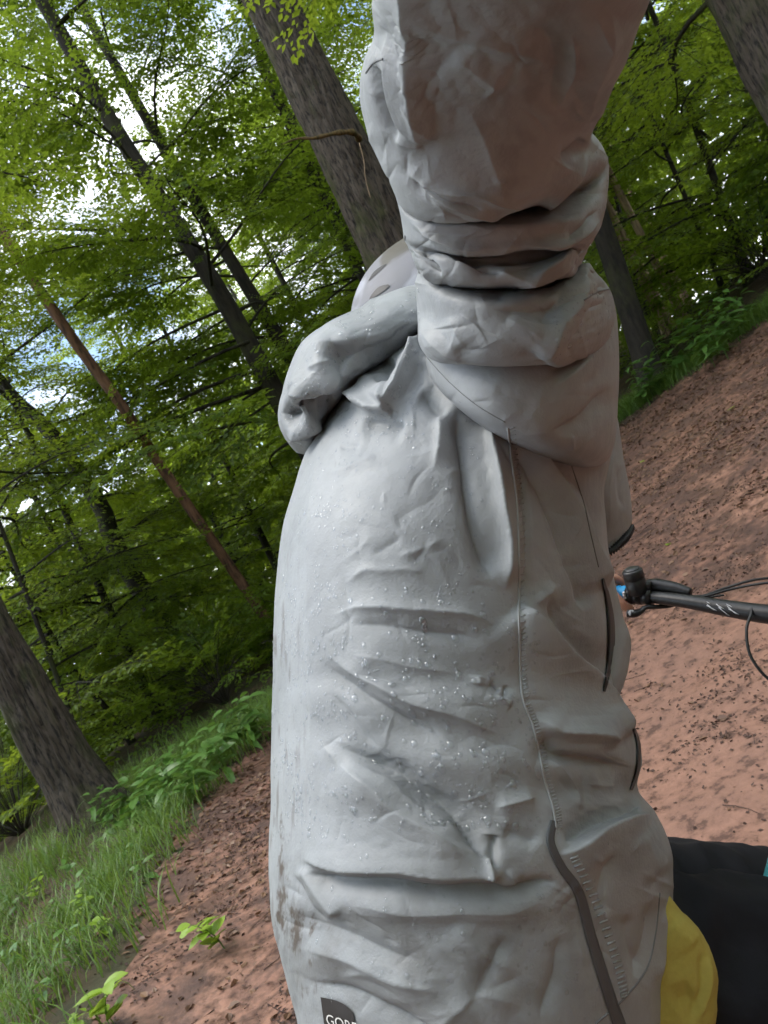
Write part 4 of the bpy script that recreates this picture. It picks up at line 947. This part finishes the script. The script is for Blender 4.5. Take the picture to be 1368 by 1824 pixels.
# ---- things laid on the fabric
AV = np.concatenate(JV); AF = np.concatenate(JF)
bvh = BVHTree.FromPolygons(AV.tolist(), AF.tolist())
EYE = Vector((0, 0, CAM_H))
def hit(px, py):
    d = (pv(px, py, 1.0) - EYE).normalized(); h = bvh.ray_cast(EYE, d)
    if h[0] is None: return None
    n = h[1]
    if n.dot(d) > 0: n = -n
    return h[0], n
def lay(pts, n):
    """a pixel polyline laid on the fabric: points and normals"""
    q = catmull(pts, n) if len(pts) > 2 else np.linspace(pts[0], pts[1], n)
    A, B = [], []
    for x, y in q:
        h = hit(x, y)
        if h: A.append(h[0]); B.append(h[1])
    return np.array(A), np.array(B)
def ribbon(pts, n, wpx, lift, th=.0006):
    q = catmull(pts, n); t = np.gradient(q, axis=0); t /= np.linalg.norm(t, axis=1)[:, None]; s_ = np.stack([-t[:, 1], t[:, 0]], -1)
    wpx = np.broadcast_to(wpx, (n,)); cols = []
    for k in (-.5, -.17, .17, .5):
        c = []
        for (x, y), sv, ww in zip(q, s_, wpx):
            h = hit(x + sv[0] * ww * k, y + sv[1] * ww * k)
            c.append(h[0] + h[1] * lift if h else Vector(c[-1]) if c else Vector(P(x, y, .7)))
        cols.append(np.array(c))
    V = np.stack(cols, 1); back = V + np.array([0, 1, 0]) * (lift + th)
    V = np.concatenate([V, back[:, ::-1]], 1); m = V.shape[1]
    return V.reshape(-1, 3), gfaces(n, m)
def cord(name, pts, n, rad, mt, lift=0.0):
    A, B = lay(pts, n)
    if len(A) < 3: return
    mb = MB(); mb.add(*tube(A + B * lift, rad, 5)); plink(mb.build(name, mt), jacket)
SEAM = [(905, 762), (912, 830), (921, 900), (924, 1000), (924, 1100), (926, 1180), (931, 1245), (948, 1290), (960, 1340), (970, 1390), (985, 1440), (990, 1475)]
cord('side_seam', SEAM, 120, .0011, M['thread'], .0002)
mb = MB()
for k, (x, y) in enumerate(catmull(SEAM, 90)):
    A, B = lay([(x + 3, y + 2), (x + 12, y - 1)], 3)
    if len(A) == 3: mb.add(*tube(A - B * .0001, .0007, 4))
for k, (x, y) in enumerate(catmull([(1010, 1528), (1050, 1610), (1085, 1710), (1100, 1775)], 26)):
    A, B = lay([(x + 6, y + 2), (x + 20, y - 3)], 3)
    if len(A) == 3: mb.add(*tube(A, .0010, 4))
plink(mb.build('stitching', M['fabric'], kind='stuff'), jacket)
cord('pocket_seam', [(1175, 1590), (1168, 1660), (1152, 1725), (1110, 1780), (1060, 1824)], 60, .0009, M['seam'], 0)
cord('pocket_seam', [(1018, 830), (1038, 890), (1052, 950), (1066, 1010)], 40, .0008, M['seam'], 0)
cord('shoulder_seam', [(757, 632), (800, 680), (850, 722), (900, 752)], 40, .0005, M['seam'], .0001)
cord('shoulder_seam', [(1040, 535), (1065, 520), (1086, 515)], 24, .0007, M['seam'], .0001)
cord('sleeve_seam', [(722, 420), (722, 450), (735, 480)], 20, .0007, M['seam'], .0002)
cord('sleeve_seam', [(652, 130), (665, 112), (682, 105)], 20, .0006, M['seam'], .0001)
V, F = ribbon([(986, 1462), (980, 1500), (1000, 1545), (1030, 1590), (1052, 1670), (1080, 1760), (1106, 1835), (1130, 1900)], 90, np.linspace(13, 24, 90), .0008)
plink(obj('reflective_strip', V, F, M['strip']), jacket)
V, F = ribbon([(1072, 1030), (1083, 1080), (1087, 1130), (1084, 1180), (1074, 1232)], 60, 3 + 9 * np.sin(np.linspace(.1, np.pi - .05, 60)), .0016)  # black zip tape, also painting the shade inside the open gap
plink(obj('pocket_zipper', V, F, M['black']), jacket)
V, F = ribbon([(1128, 1298), (1136, 1330), (1134, 1370), (1122, 1408)], 40, 4 + 3 * np.sin(np.linspace(0, np.pi, 40)), .0014)
plink(obj('pocket_zipper', V, F, M['black']), jacket)
# hem label with its lettering
LB = [(573, 1775), (600, 1781), (618, 1790), (631, 1803)]
tl, tr = np.array(LB[0], float), np.array(LB[3], float); dn = np.array([10.0, 72.0])
rows = []
topc = catmull(LB, 12)
for v in np.linspace(0, 1, 14):
    row = []
    for q in topc:
        p = q + dn * v; h = hit(*p); row.append(h[0] + h[1] * .0012)
    rows.append(row)
V = np.array([[list(p) for p in r_] for r_ in rows]); Vb = V + np.array([0, .002, 0])
n_ = 12; Fq = np.array([[i * n_ + j, i * n_ + j + 1, (i + 1) * n_ + j + 1, (i + 1) * n_ + j] for i in range(13) for j in range(11)])
lblo = plink(obj('hem_label', V.reshape(-1, 3), Fq, mat('label_brown', (.022, .016, .014), .6)), jacket)
cu = bpy.data.curves.new('lettering', 'FONT'); cu.body = 'GORE'; cu.size = 1.0; cu.resolution_u = 4
to = bpy.data.objects.new('lettering_tmp', cu); COL.objects.link(to)
dg = bpy.context.evaluated_depsgraph_get(); tm = bpy.data.meshes.new_from_object(to.evaluated_get(dg)); bpy.data.objects.remove(to)
tm.name = 'lettering'
bm = bmesh.new(); bm.from_mesh(tm); bmesh.ops.subdivide_edges(bm, edges=bm.edges[:], cuts=1)
for v_ in bm.verts:
    p = np.array([585.0, 1822.0]) + v_.co.x * np.array([21.0, 6.5]) + v_.co.y * np.array([-3.0, -27.0])
    h = hit(*p); v_.co = h[0] + h[1] * .0020
bm.to_mesh(tm); bm.free(); tm.materials.clear()
to = link('lettering', tm, mat('label_print', (.72, .70, .66), .6)); plink(to, jacket)

# rain drops standing on the coated fabric
rg = np.random.default_rng(17)
dv, df = ellipsoid((0, 0, 0), (1, 1, 1), 10, 7)
drops = MB(); nd = 0
def put(px, py, r, el, flat=.55):
    global nd
    h = hit(px, py)
    if h is None: return
    n = np.array(h[1]); dwn = np.array([0, 0, -1.0]); t = dwn - n * np.dot(dwn, n); t /= np.linalg.norm(t) + 1e-6; b = np.cross(n, t)
    V = dv * np.array([r * el, r, r * flat]); drops.add(np.array(h[0]) + V[:, :1] * t + V[:, 1:2] * b + V[:, 2:] * n + n * r * .12, df); nd += 1
def shower(n, x0, y0, x1, y1, r0, r1, acc, el=(1, 1.25)):
    k = 0; tries = 0
    while k < n and tries < n * 12:
        tries += 1; x, y = rg.uniform(x0, x1), rg.uniform(y0, y1)
        if rg.uniform() > acc(x, y): continue
        put(x, y, r0 * (r1 / r0) ** (rg.uniform() ** 1.7), rg.uniform(*el)); k += 1
cl = lambda x, y: .15 + .85 * float(sstep(-.1, .35, fbm(np.array([x * .018]), np.array([y * .018]), oct=2, seed=8))[0])
shower(900, 484, 700, 620, 1500, .0008, .0018, lambda x, y: cl(x, y) * (1 - .5 * (x - 484) / 116), (1, 1.8))
shower(560, 560, 1040, 960, 1480, .0008, .0021, lambda x, y: cl(x, y) * (1 if y > 1120 else .55))
shower(120, 620, 1060, 960, 1480, .0018, .0033, lambda x, y: cl(x, y), (1.0, 1.9))
shower(380, 500, 510, 748, 800, .0008, .0021, lambda x, y: cl(x, y)); shower(26, 600, 530, 745, 640, .0019, .0030, lambda x, y: 1)
shower(240, 560, 690, 860, 1060, .0008, .0020, cl)
shower(120, 985, 500, 1095, 640, .0006, .0015, lambda x, y: 1)
shower(26, 1045, 262, 1082, 380, .0005, .0010, lambda x, y: 1)
shower(90, 560, 1480, 1150, 1810, .0009, .0020, lambda x, y: 1, (1, 1.7))
plink(drops.build('water_drops', M['water'], kind='stuff'), jacket)

# ---- jersey hem and shorts
Y_ = [(1090, 1540, 1160, 1545, 0, .72, .735), (1100, 1580, 1188, 1590, 0, .705, .725), (1105, 1640, 1232, 1642, 0, .69, .715), (1108, 1690, 1264, 1690, 0, .682, .71), (1110, 1745, 1279, 1745, 0, .677, .705), (1112, 1824, 1274, 1824, 0, .672, .70), (1115, 1900, 1268, 1900, 0, .67, .70), (1120, 1930, 1262, 1930, 0, .672, .70)]
Vj, pxj, pyj, spj = loft(Y_, 110, 90, 30, .7); nj = gnormals(Vj)
dj = fold(pxj, pyj, [(1262, 1690), (1262, 1760), (1240, 1824)], .004, 6, 8) + fold(pxj, pyj, [(1250, 1680), (1252, 1760), (1226, 1830)], -.004, 8, 8) + fold(pxj, pyj, [(1200, 1790), (1240, 1770)], -.005, 24, 24) + fold(pxj, pyj, [(1195, 1640), (1240, 1690)], .003, 20, 20) + .0015 * fbm(pxj * .03, pyj * .03, oct=3, seed=5)
plink(obj('jersey_hem', (Vj + nj * dj[..., None]).reshape(-1, 3), gfaces(*Vj.shape[:2]), M['yellow']), person)
hip_r, knee_r = P(985, 1735, .80), P(1700, 1800, .84); hip_l, knee_l = P(1010, 1632, .98), P(1560, 1672, 1.16)
def leg_cloth(mb, a, b, ra, rb, n=70, seed=0, bow=0.0):
    t = np.linspace(-.12, .93, n)[:, None]; pts = a * (1 - t) + b * t; pts[:, 2] += bow * np.sin(np.pi * np.clip(t[:, 0], 0, 1))
    V, F = tube(pts, np.linspace(ra, rb, n), 64, cap=False); V3 = V.reshape(n, 64, 3); nn = V3 - pts[:, None]; nn /= np.linalg.norm(nn, axis=2)[..., None]
    dsp = .014 * fbm(V3[..., 0] * 9, V3[..., 1] * 9, V3[..., 2] * 9, oct=3, seed=seed) + .012 * (1 - 2 * np.abs(vn(V3[..., 0] * 16 + V3[..., 2] * 8, V3[..., 1] * 9, V3[..., 2] * 16, seed=seed)))
    mb.add((V3 + nn * dsp[..., None]).reshape(-1, 3), F)
mb = MB(); leg_cloth(mb, hip_r, knee_r, .118, .092, seed=3); leg_cloth(mb, hip_l, knee_l, .112, .088, seed=4)
pel = (hip_r + hip_l) / 2; V, F = ellipsoid(pel + np.array([-.05, -.01, .0]), (.17, .19, .15), 40, 24); V += .008 * fbm(V[:, 0] * 10, V[:, 1] * 10, V[:, 2] * 10, oct=2, seed=1)[:, None]; mb.add(V, F)
plink(mb.build('shorts', M['shorts']), person)

# ---- the bike frame of reference, needed for hand and feet
BAR_L, BAR_C = P(1105, 1058, 1.42), None
bdir = P(1368, 1080, 1.235) - BAR_L; bdir /= np.linalg.norm(bdir)
BAR_C = BAR_L + bdir * .335                      # stem
right = bdir.copy(); fwd = np.array([-right[1], right[0], 0]); fwd /= np.linalg.norm(fwd); upv = np.cross(right, fwd); upv /= np.linalg.norm(upv); upv = upv if upv[2] > 0 else -upv
left = -right
rgt0 = np.array([right[0], right[1], 0]); rgt0 /= np.linalg.norm(rgt0)
fup = np.array([0, 0, 1.0]) * math.cos(R(3)) + rgt0 * math.sin(R(3)); flt = -np.cross(fwd, fup)
zb = (BAR_C[2] - 0.012) / fup[2]; ORG = BAR_C - fup * zb
def B(x, y, z): return ORG + fwd * x + flt * y + fup * z
HB = zb
# ---- body: one continuous figure grown from joints
def skin_body(name, verts, edges, rads, mt, sub=2):
    me = bpy.data.meshes.new(name); me.from_pydata([tuple(v) for v in verts], edges, [])
    o = bpy.data.objects.new(name, me); COL.objects.link(o)
    md = o.modifiers.new('skin', 'SKIN'); ss = o.modifiers.new('sub', 'SUBSURF'); ss.levels = sub; ss.render_levels = sub
    for i, r in enumerate(rads): o.data.skin_vertices[0].data[i].radius = (r, r) if np.isscalar(r) else r
    o.data.skin_vertices[0].data[0].use_root = True
    dg = bpy.context.evaluated_depsgraph_get(); nm_ = bpy.data.meshes.new_from_object(o.evaluated_get(dg)); bpy.data.objects.remove(o)
    nm_.polygons.foreach_set('use_smooth', np.full(len(nm_.polygons), True)); nm_.materials.clear(); nm_.name = name
    return link(name, nm_, mt)
vb, eb, rb = [], [], []
def J(p, r, par=None):
    vb.append(np.asarray(p, float)); rb.append(r)
    if par is not None: eb.append((par, len(vb) - 1))
    return len(vb) - 1
pel0 = J(pel + np.array([-.04, 0, .03]), .115)
sp1_ = J(P(845, 1400, .84), .11, pel0); sp2_ = J(P(850, 1000, .90), .12, sp1_); sp3_ = J(P(870, 760, .94), .11, sp2_)
nk = J(P(865, 640, .98), .05, sp3_); hd0 = J(P(850, 600, 1.0), .05, nk); hd1 = J(P(838, 545, 1.03), .082, hd0); hd2 = J(P(826, 500, 1.05), .075, hd1)
shr = J(P(930, 640, .76), .055, sp3_); ar1 = J(P(890, 540, .655), .045, shr); elr = J(P(890, 370, .622), .032, ar1); fr1 = J(P(880, 120, .44), .032, elr); wr = J(P(930, -330, .275), .020, fr1); hr = J(P(940, -480, .235), (.030, .014), wr)
for k, (dx, ln) in enumerate([(-60, 330), (-20, 380), (25, 370), (65, 310)]):
    a = J(P(940 + dx, -640, .205), .0085, hr); b_ = J(P(940 + dx * 1.3, -640 - ln * .5, .17), .0078, a); J(P(940 + dx * 1.4, -640 - ln * .6, .135), .0065, b_)
a = J(P(840, -520, .215), .010, hr); b_ = J(P(770, -600, .185), .009, a); J(P(750, -660, .160), .0075, b_)
shl = J(P(940, 680, 1.04), .055, sp3_); ell = J(P(1050, 900, 1.08), .040, shl); fl1 = J(P(1062, 965, 1.16), .034, ell)
GRIP = BAR_L - bdir * .048                        # middle of the grip
wl = J(GRIP - fwd * .085 + upv * .050, .024, fl1); pl = J(GRIP - fwd * .032 + upv * .034 + bdir * .002, (.026, .016), wl)
for k, o_ in enumerate((.036, .012, -.011, -.033)):
    q = GRIP + bdir * o_
    a = J(q + upv * .030 + fwd * .006, .0095, pl); b_ = J(q + fwd * .030 + upv * .010, .0088, a); c_ = J(q + fwd * .022 - upv * .020, .0080, b_); J(q - fwd * .004 - upv * .027, .0070, c_)
a = J(GRIP + bdir * .040 - fwd * .026 + upv * .020, .0105, pl); b_ = J(GRIP + bdir * .062 - fwd * .028 - upv * .004, .0095, a); J(GRIP + bdir * .076 - fwd * .014 - upv * .026, .0080, b_)
def gz(p): return float(H(p[0], p[1]))
ank_r = knee_r + np.array([.02, -.02, 0]); ank_r[2] = gz(ank_r) + .11
toe_r = ank_r + fwd * .15; toe_r[2] = gz(toe_r) + .035
h1 = J(hip_r, .085, pel0); k1 = J(knee_r, .052, h1); c1 = J((knee_r * .65 + ank_r * .35) - fwd * .02, .052, k1); a1 = J(ank_r, .034, c1); J(toe_r, .030, a1)
PED_L = B(-.30, .15, .30)
ank_l = PED_L + upv * .10 - fwd * .07
h2 = J(hip_l, .085, pel0); k2 = J(knee_l, .052, h2); c2_ = J(knee_l * .6 + ank_l * .4 - fwd * .02, .050, k2); a2 = J(ank_l, .034, c2_); J(PED_L + upv * .045 + fwd * .06, .028, a2)
body = plink(skin_body('body', vb, eb, rb, M['skin']), person)
# face features on the hidden side of the helmet
fdir = P(1000, 560, 1.10) - P(838, 545, 1.03); fdir /= np.linalg.norm(fdir)
hc = P(838, 540, 1.03); uph = np.array([.3, .1, 1.0]); uph -= fdir * np.dot(uph, fdir); uph /= np.linalg.norm(uph); sdh = np.cross(uph, fdir); HR = np.stack([fdir, sdh, uph], 1)
for sgn in (-1, 1):
    V, F = ellipsoid(hc + HR @ np.array([.076, sgn * .030, -.012]), (.010, .012, .010), 12, 8, False, HR); plink(obj('eye', V, F, mat('eye_white', (.7, .7, .7), .2)), body)
    V, F = ellipsoid(hc + HR @ np.array([.0, sgn * .082, -.020]), (.018, .008, .030), 12, 8, False, HR); plink(obj('ear', V, F, M['skin']), body)
V, F = ellipsoid(hc + HR @ np.array([.090, 0, -.030]), (.016, .012, .024), 12, 8, False, HR); plink(obj('nose', V, F, M['skin']), body)
V, F = ellipsoid(hc + HR @ np.array([.080, 0, -.066]), (.008, .024, .006), 12, 8, False, HR); plink(obj('mouth', V, F, mat('lips', (.4, .14, .11), .5)), body)
# helmet
def helmet_mat():
    m = mat('helmet_camo', (.5, .5, .52), .6); v = coord(m); n = noise(m, v, 8, 3, .45)
    c = ramp(m, n.outputs['Fac'], [(.36, (.085, .075, .055)), (.42, (.10, .095, .08)), (.45, (.19, .19, .205)), (.53, (.20, .20, .22)), (.56, (.35, .36, .40)), (.8, (.38, .39, .435))]); c.color_ramp.interpolation = 'LINEAR'
    L(m, c.outputs['Color'], bsdf(m).inputs['Base Color']); return m
hv, hf = ellipsoid((0, 0, 0), (1, 1, 1), 72, 40)
sh = hv.copy(); keepz = sh[:, 2] > -.42 - .25 * (sh[:, 0] < 0) * (-sh[:, 0])
rid = .018 * np.cos(np.arctan2(sh[:, 1], sh[:, 2]) * 5) * (1 - sh[:, 0] ** 2)
hm = sh * np.array([.152, .112, .118]) * (1 + rid)[:, None]
HC = P(826, 562, 1.03); hax = P(640, 545, 1.03) - P(1000, 500, 1.03); hax /= -np.linalg.norm(hax)
upx = np.array([.10, -.15, 1.0]); upx -= hax * np.dot(upx, hax); upx /= np.linalg.norm(upx); HRm = np.stack([hax, np.cross(upx, hax), upx], 1)
fk = keepz[hf].all(1); hmw = hm @ HRm.T + HC
u_, inv = np.unique(hf[fk].ravel(), return_inverse=True)
helmet = plink(obj('helmet', hmw[u_], inv.reshape(-1, 4), helmet_mat()), person)
md = helmet.modifiers.new('shell', 'SOLIDIFY'); md.thickness = .014; md.offset = -1
hb = BVHTree.FromPolygons(hmw.tolist(), hf.tolist())
for pts, wv in (([(658, 532), (674, 518), (694, 508)], 13), ([(656, 500), (668, 486), (688, 470)], 8), ([(760, 470), (790, 462), (820, 458)], 12), ([(760, 500), (800, 492), (840, 490)], 12), ([(860, 465), (890, 462), (920, 464)], 10)):
    q = catmull(pts, 14); V = []
    for i, (x, y) in enumerate(q):
        k = math.sin(math.pi * (i + .4) / 13.8) * wv * .5
        for sg in (-1, 0, 1):
            d = (pv(x, y + sg * k, 1) - EYE).normalized(); h = hb.ray_cast(EYE, d)
            V.append(list(h[0] - d * .0015) if h[0] else V[-1])
    Fv = np.array([[i * 3 + j, i * 3 + j + 1, i * 3 + j + 4, i * 3 + j + 3] for i in range(13) for j in range(2)])
    plink(obj('vent', np.array(V), Fv, M['black']), helmet)
# shoes
for ank, toe in ((ank_r, toe_r), (ank_l, PED_L + upv * .045 + fwd * .06)):
    ax = toe - ank; ax = ax / np.linalg.norm(ax); t = np.array([-.45, -.2, .15, .5, .85, 1.15, 1.4])[:, None]
    c = ank + (toe - ank) * t; c[:, 2] = np.minimum(c[:, 2], ank[2] - .045); base_z = (toe[2] - .035)
    c[:, 2] = base_z + np.array([.045, .052, .055, .050, .044, .038, .032])
    mb = MB(); mb.add(*tube(catmull(c, 24), catmull(np.array([.028, .044, .046, .044, .045, .040, .02])[:, None], 24)[:, 0], 20, True, 1.0)); plink(mb.build('shoe', M['shoe']), person)
# ================================================================== the mountain bike
M['teal'] = mat('teal_frame', (.045, .26, .29), .3)
M['bike_black'] = cloth('bike_black', (.012, .012, .013), .3, 160, .38, .25, .0012)
M['rubber'] = cloth('tyre_rubber', (.018, .018, .018), .3, 60, .8)
M['blue'] = mat('grip_blue', (.02, .30, .62), .55)
M['silver'] = mat('silver', (.5, .5, .52), .3, Metallic=1.0)
M['white'] = mat('white_print', (.50, .51, .53), .5)
bike = root('mountain_bike', 'teal mountain bike with black riser handlebar and blue grip under the cyclist', 'bicycle', None, tuple(ORG))
BINV = Matrix.Translation(Vector(-ORG))
def blink(o, parent=None):
    p = parent or bike; o.parent = p
    if p is bike: o.matrix_parent_inverse = BINV
    return o
def tb(name, pts, rad, mt, n=14, parent=None, k=None, flat=1.0, up=None):
    pts = np.array(pts, float); rad = np.atleast_1d(np.asarray(rad, float))
    if k and len(pts) > 2:
        rad = np.interp(np.linspace(0, 1, k), np.linspace(0, 1, len(rad)), rad); pts = catmull(pts, k)
    elif len(rad) not in (1, len(pts)): rad = np.interp(np.linspace(0, 1, len(pts)), np.linspace(0, 1, len(rad)), rad)
    mb = MB(); mb.add(*tube(pts, rad if len(rad) > 1 else rad[0], n, True, flat, up)); return blink(mb.build(name, mt), parent)
BARP = lambda t, dz=0, dx=0: BAR_L + bdir * t + upv * dz + fwd * dx
bar = tb('handlebar', [BARP(-.13), BARP(0), BARP(.07, -.001), BARP(.13, -.004), BARP(.19, -.010), BARP(.25, -.014), BARP(.335, -.015), BARP(.42, -.014), BARP(.48, -.010), BARP(.54, -.004), BARP(.60, -.001), BARP(.67), BARP(.80)],
         [.0111, .0111, .0112, .0122, .0140, .0156, .0159, .0156, .0140, .0122, .0112, .0111, .0111], M['bike_black'], 24, None, 120)
for s0, s1 in ((-.128, .017), (.660, .798)):
    g = tb('grip', [BARP(t) for t in np.linspace(s0, s1, 30)], .0152 + .0009 * np.where(np.arange(30) % 2, 1, -1), M['blue'], 20, bar)
for t in (.017, .648):
    tb('lock_ring', [BARP(t - .001), BARP(t + .012)], .0172, M['bike_black'], 22, bar)
# dark collar logo
mb = MB()
for k in range(3):
    a = 2.1 + k * .28; c = BAR_L + bdir * .018 - fwd * .0178 * math.cos(a - 2.4) + upv * .0178 * math.sin(a - 2.4 + .4)
    V, F = ellipsoid(c, (.0032, .0032, .0032), 8, 6); mb.add(V, F)
blink(mb.build('collar_print', M['white']), bar)
# bell / dropper housing standing on the bar
uc = np.array(upv) * .98 + bdir * -.10; uc /= np.linalg.norm(uc)
c0 = BARP(.040, .010, -.006)
tb('bell', [c0 - uc * .004, c0, c0 + uc * .024, c0 + uc * .025, c0 + uc * .028, c0 + uc * .042, c0 + uc * .044], [.014, .0185, .0185, .0172, .0186, .0180, .0155], M['bike_black'], 28, bar)
tb('bell_top', [c0 + uc * .0435, c0 + uc * .0462], [.0140, .0125], mat('bell_cap', (.035, .035, .037), .35), 24, bar)
tb('bell_clamp', [BARP(.027, .0, 0), BARP(.044, .0, 0)], .0165, M['bike_black'], 20, bar)
# brake clamp, reservoir, lever
tb('brake_clamp', [BARP(.046), BARP(.062)], .0160, M['bike_black'], 20, bar)
tb('brake_reservoir', [BARP(.036, .012, .016), BARP(.060, .014, .018), BARP(.095, .010, .020), BARP(.125, .004, .019)], [.008, .0125, .0115, .008], M['bike_black'], 16, bar, 20)
tb('shifter_body', [BARP(.040, .020, .0), BARP(.062, .020, .002)], .0085, M['bike_black'], 14, bar)
lev = tb('brake_lever', [P(1205, 1076, 1.375), P(1188, 1080, 1.37), P(1165, 1081, 1.37), P(1150, 1082, 1.37), P(1141, 1089, 1.37), P(1130, 1093, 1.37), P(1117, 1093, 1.375)], [.004, .0046, .0050, .0052, .0068, .0092, .0085], M['bike_black'], 14, bar, 40, .8)
c = P(1125, 1092, 1.3655); V, F = ellipsoid(c, (.0060, .0060, .0020), 18, 8, False, np.stack([np.array([cR, 0, -sR]), np.array([sR, 0, cR]), np.array([0, -1., 0])], 1)); blink(obj('lever_pivot_cap', V, F, M['white']), bar)
V, F = box(P(1125, 1092, 1.3632), (.0014, .0062, .001), np.stack([np.array([cR, 0, -sR]), np.array([sR, 0, cR]), np.array([0, -1., 0])], 1)); blink(obj('lever_slot', V, F, M['black']), bar)
# white strokes printed on the bar
mb = MB()
for k in range(9):
    t = .152 + .0060 * k + .002 * (k % 2); a0 = .25 + .35 * (k % 3)
    pts = []
    for j in range(5):
        a = a0 + j * (.22 if k % 2 else .13); rr = float(np.interp(t, [.11, .16, .21], [.0122, .0140, .0156])) + .0003; ctr = BARP(t + j * .0042, float(np.interp(t, [.11, .16, .21], [-.004, -.010, -.014])))
        pts.append(ctr + rr * (math.cos(a) * upv - math.sin(a) * fwd))
    mb.add(*tube(np.array(pts), .0006, 5))
blink(mb.build('bar_print', M['white'], kind='stuff'), bar)
# cables and hoses
def cable(pix, r=.0024): tb('cable', [P(*p) for p in pix], r, M['black'], 8, None, 50)
cable([(1170, 1046, 1.385), (1240, 1062, 1.36), (1290, 1048, 1.35), (1330, 1036, 1.33), (1368, 1030, 1.32), (1430, 1030, 1.30), (1520, 1100, 1.28)])
cable([(1165, 1052, 1.385), (1230, 1066, 1.36), (1300, 1050, 1.34), (1340, 1042, 1.32), (1380, 1038, 1.30), (1440, 1046, 1.28), (1530, 1120, 1.26)])
cable([(1340, 1080, 1.25), (1338, 1094, 1.24), (1330, 1120, 1.23), (1334, 1160, 1.22), (1352, 1192, 1.21), (1385, 1225, 1.20), (1450, 1290, 1.18)])
cable([(1190, 1078, 1.39), (1215, 1070, 1.38), (1260, 1064, 1.37), (1290, 1060, 1.36)], .002)
# stem, head, frame, fork
BC = BARP(.335, -.015); hx = float((BC - ORG) @ fwd)
tb('stem', [BC, BC - fwd * .045 - fup * .012], [.022, .020], M['bike_black'], 16)
HT = B(hx - .05, 0, HB - .02); HBm = B(hx + .01, 0, HB - .16)
frame = tb('head_tube', [HT, HBm], .025, M['teal'], 18)
AXF, AXR, BBk, STt = B(hx + .12, 0, .345), B(hx - 1.04, 0, .345), B(hx - .62, 0, .33), B(hx - .76, 0, .70)
TT0, TT1 = HT * .62 + HBm * .38, B(hx - .73, 0, .63)
tb('top_tube', [TT0, TT1], [.021, .018], M['teal'], 18); tb('down_tube', [HBm, BBk], [.028, .026], M['teal'], 18); tb('seat_tube', [BBk, STt], .018, M['teal'], 18)
tb('seat_post', [STt, B(hx - .80, 0, .82)], .0155, M['bike_black'], 16)
for s_ in (-1, 1):
    tb('chain_stay', [BBk + flt * .03 * s_, AXR + flt * .06 * s_], .012, M['teal'], 12); tb('seat_stay', [STt - fup * .08 + flt * .015 * s_, AXR + flt * .06 * s_], .010, M['teal'], 12)
    tb('fork_leg', [HBm + flt * .06 * s_ - fup * .02, AXF + flt * .055 * s_], .019, M['bike_black'], 16)
    cr0 = BBk + flt * .08 * s_; ped = (B(-.30, .15, .30) if s_ > 0 else BBk + flt * -.15 + fwd * -.12 + fup * .08)
    tb('crank_arm', [cr0, cr0 + (ped - cr0) * .9 - flt * .03 * s_], .011, M['bike_black'], 12, None, None, .7)
    V, F = box(ped, (.095, .10, .016), np.stack([fwd, flt, fup], 1)); blink(obj('pedal', V, F, M['bike_black'], None, False))
tb('fork_crown', [HBm + flt * .065 - fup * .02, HBm - flt * .065 - fup * .02], .021, M['bike_black'], 14)
th = np.linspace(0, 2 * np.pi, 41)[:-1]; mb = MB(); rr = np.where(np.arange(40) % 2, .083, .077)
ringp = BBk + flt * -.055 + rr[:, None] * (np.cos(th)[:, None] * fwd + np.sin(th)[:, None] * fup); mb.add(*tube(np.concatenate([ringp, ringp[:1]]), .004, 6)); blink(mb.build('chainring', M['silver']))
sd0 = catmull([(-.14, 0), (-.08, .001), (0, .0), (.08, .004), (.14, .002)], 30); sw = catmull(np.array([.062, .072, .048, .026, .018])[:, None], 30)[:, 0]
mb = MB(); mb.add(*tube(np.array([B(hx - .82 + a, 0, .850 + b) for a, b in sd0]), sw, 20, True, .35, fup)); blink(mb.build('saddle', M['bike_black']))
def wheel(c):
    th = np.linspace(0, 2 * np.pi, 73); circ = lambda r: c + r * (np.cos(th)[:, None] * fwd + np.sin(th)[:, None] * fup)
    mb = MB(); V, F = tube(circ(.315), .029, 14, False, 1.0, flt); mb.add(V, F)
    for k in range(144):
        a = k * 2 * np.pi / 144
        for yy in (-.012, .012):
            if (k + (yy > 0)) % 2: continue
            q = c + (.342) * (math.cos(a) * fwd + math.sin(a) * fup) + flt * yy; V, F = box(q, (.010, .012, .010), np.stack([-math.sin(a) * fwd + math.cos(a) * fup, flt, math.cos(a) * fwd + math.sin(a) * fup], 1)); mb.add(V, F)
    wv = blink(mb.build('wheel', M['rubber']))
    mb = MB(); mb.add(*tube(circ(.283), .013, 10, False)); blink(mb.build('rim', M['bike_black']), wv)
    mb = MB()
    for k in range(28):
        a = k * 2 * np.pi / 28; s_ = 1 if k % 2 else -1; mb.add(*tube(np.array([c + flt * .03 * s_ + .03 * (math.cos(a + .9 * s_) * fwd + math.sin(a + .9 * s_) * fup), c + .278 * (math.cos(a) * fwd + math.sin(a) * fup)]), .0011, 4))
    blink(mb.build('spokes', M['silver'], kind='stuff'), wv)
    mb = MB(); mb.add(*tube(np.array([c - flt * .05, c - flt * .03, c + flt * .03, c + flt * .05]), [.014, .028, .028, .014], 16)); blink(mb.build('hub', M['bike_black']), wv)
wheel(AXF); wheel(AXR)
print('BIKE fwd', fwd, 'up', fup, 'ORG', ORG, 'HB', HB, 'hip', hip_r, 'saddle', B(hx - .82, 0, .85), 'AXR', AXR, 'AXF', AXF, 'ground', gz(AXF), 'drops', nd)
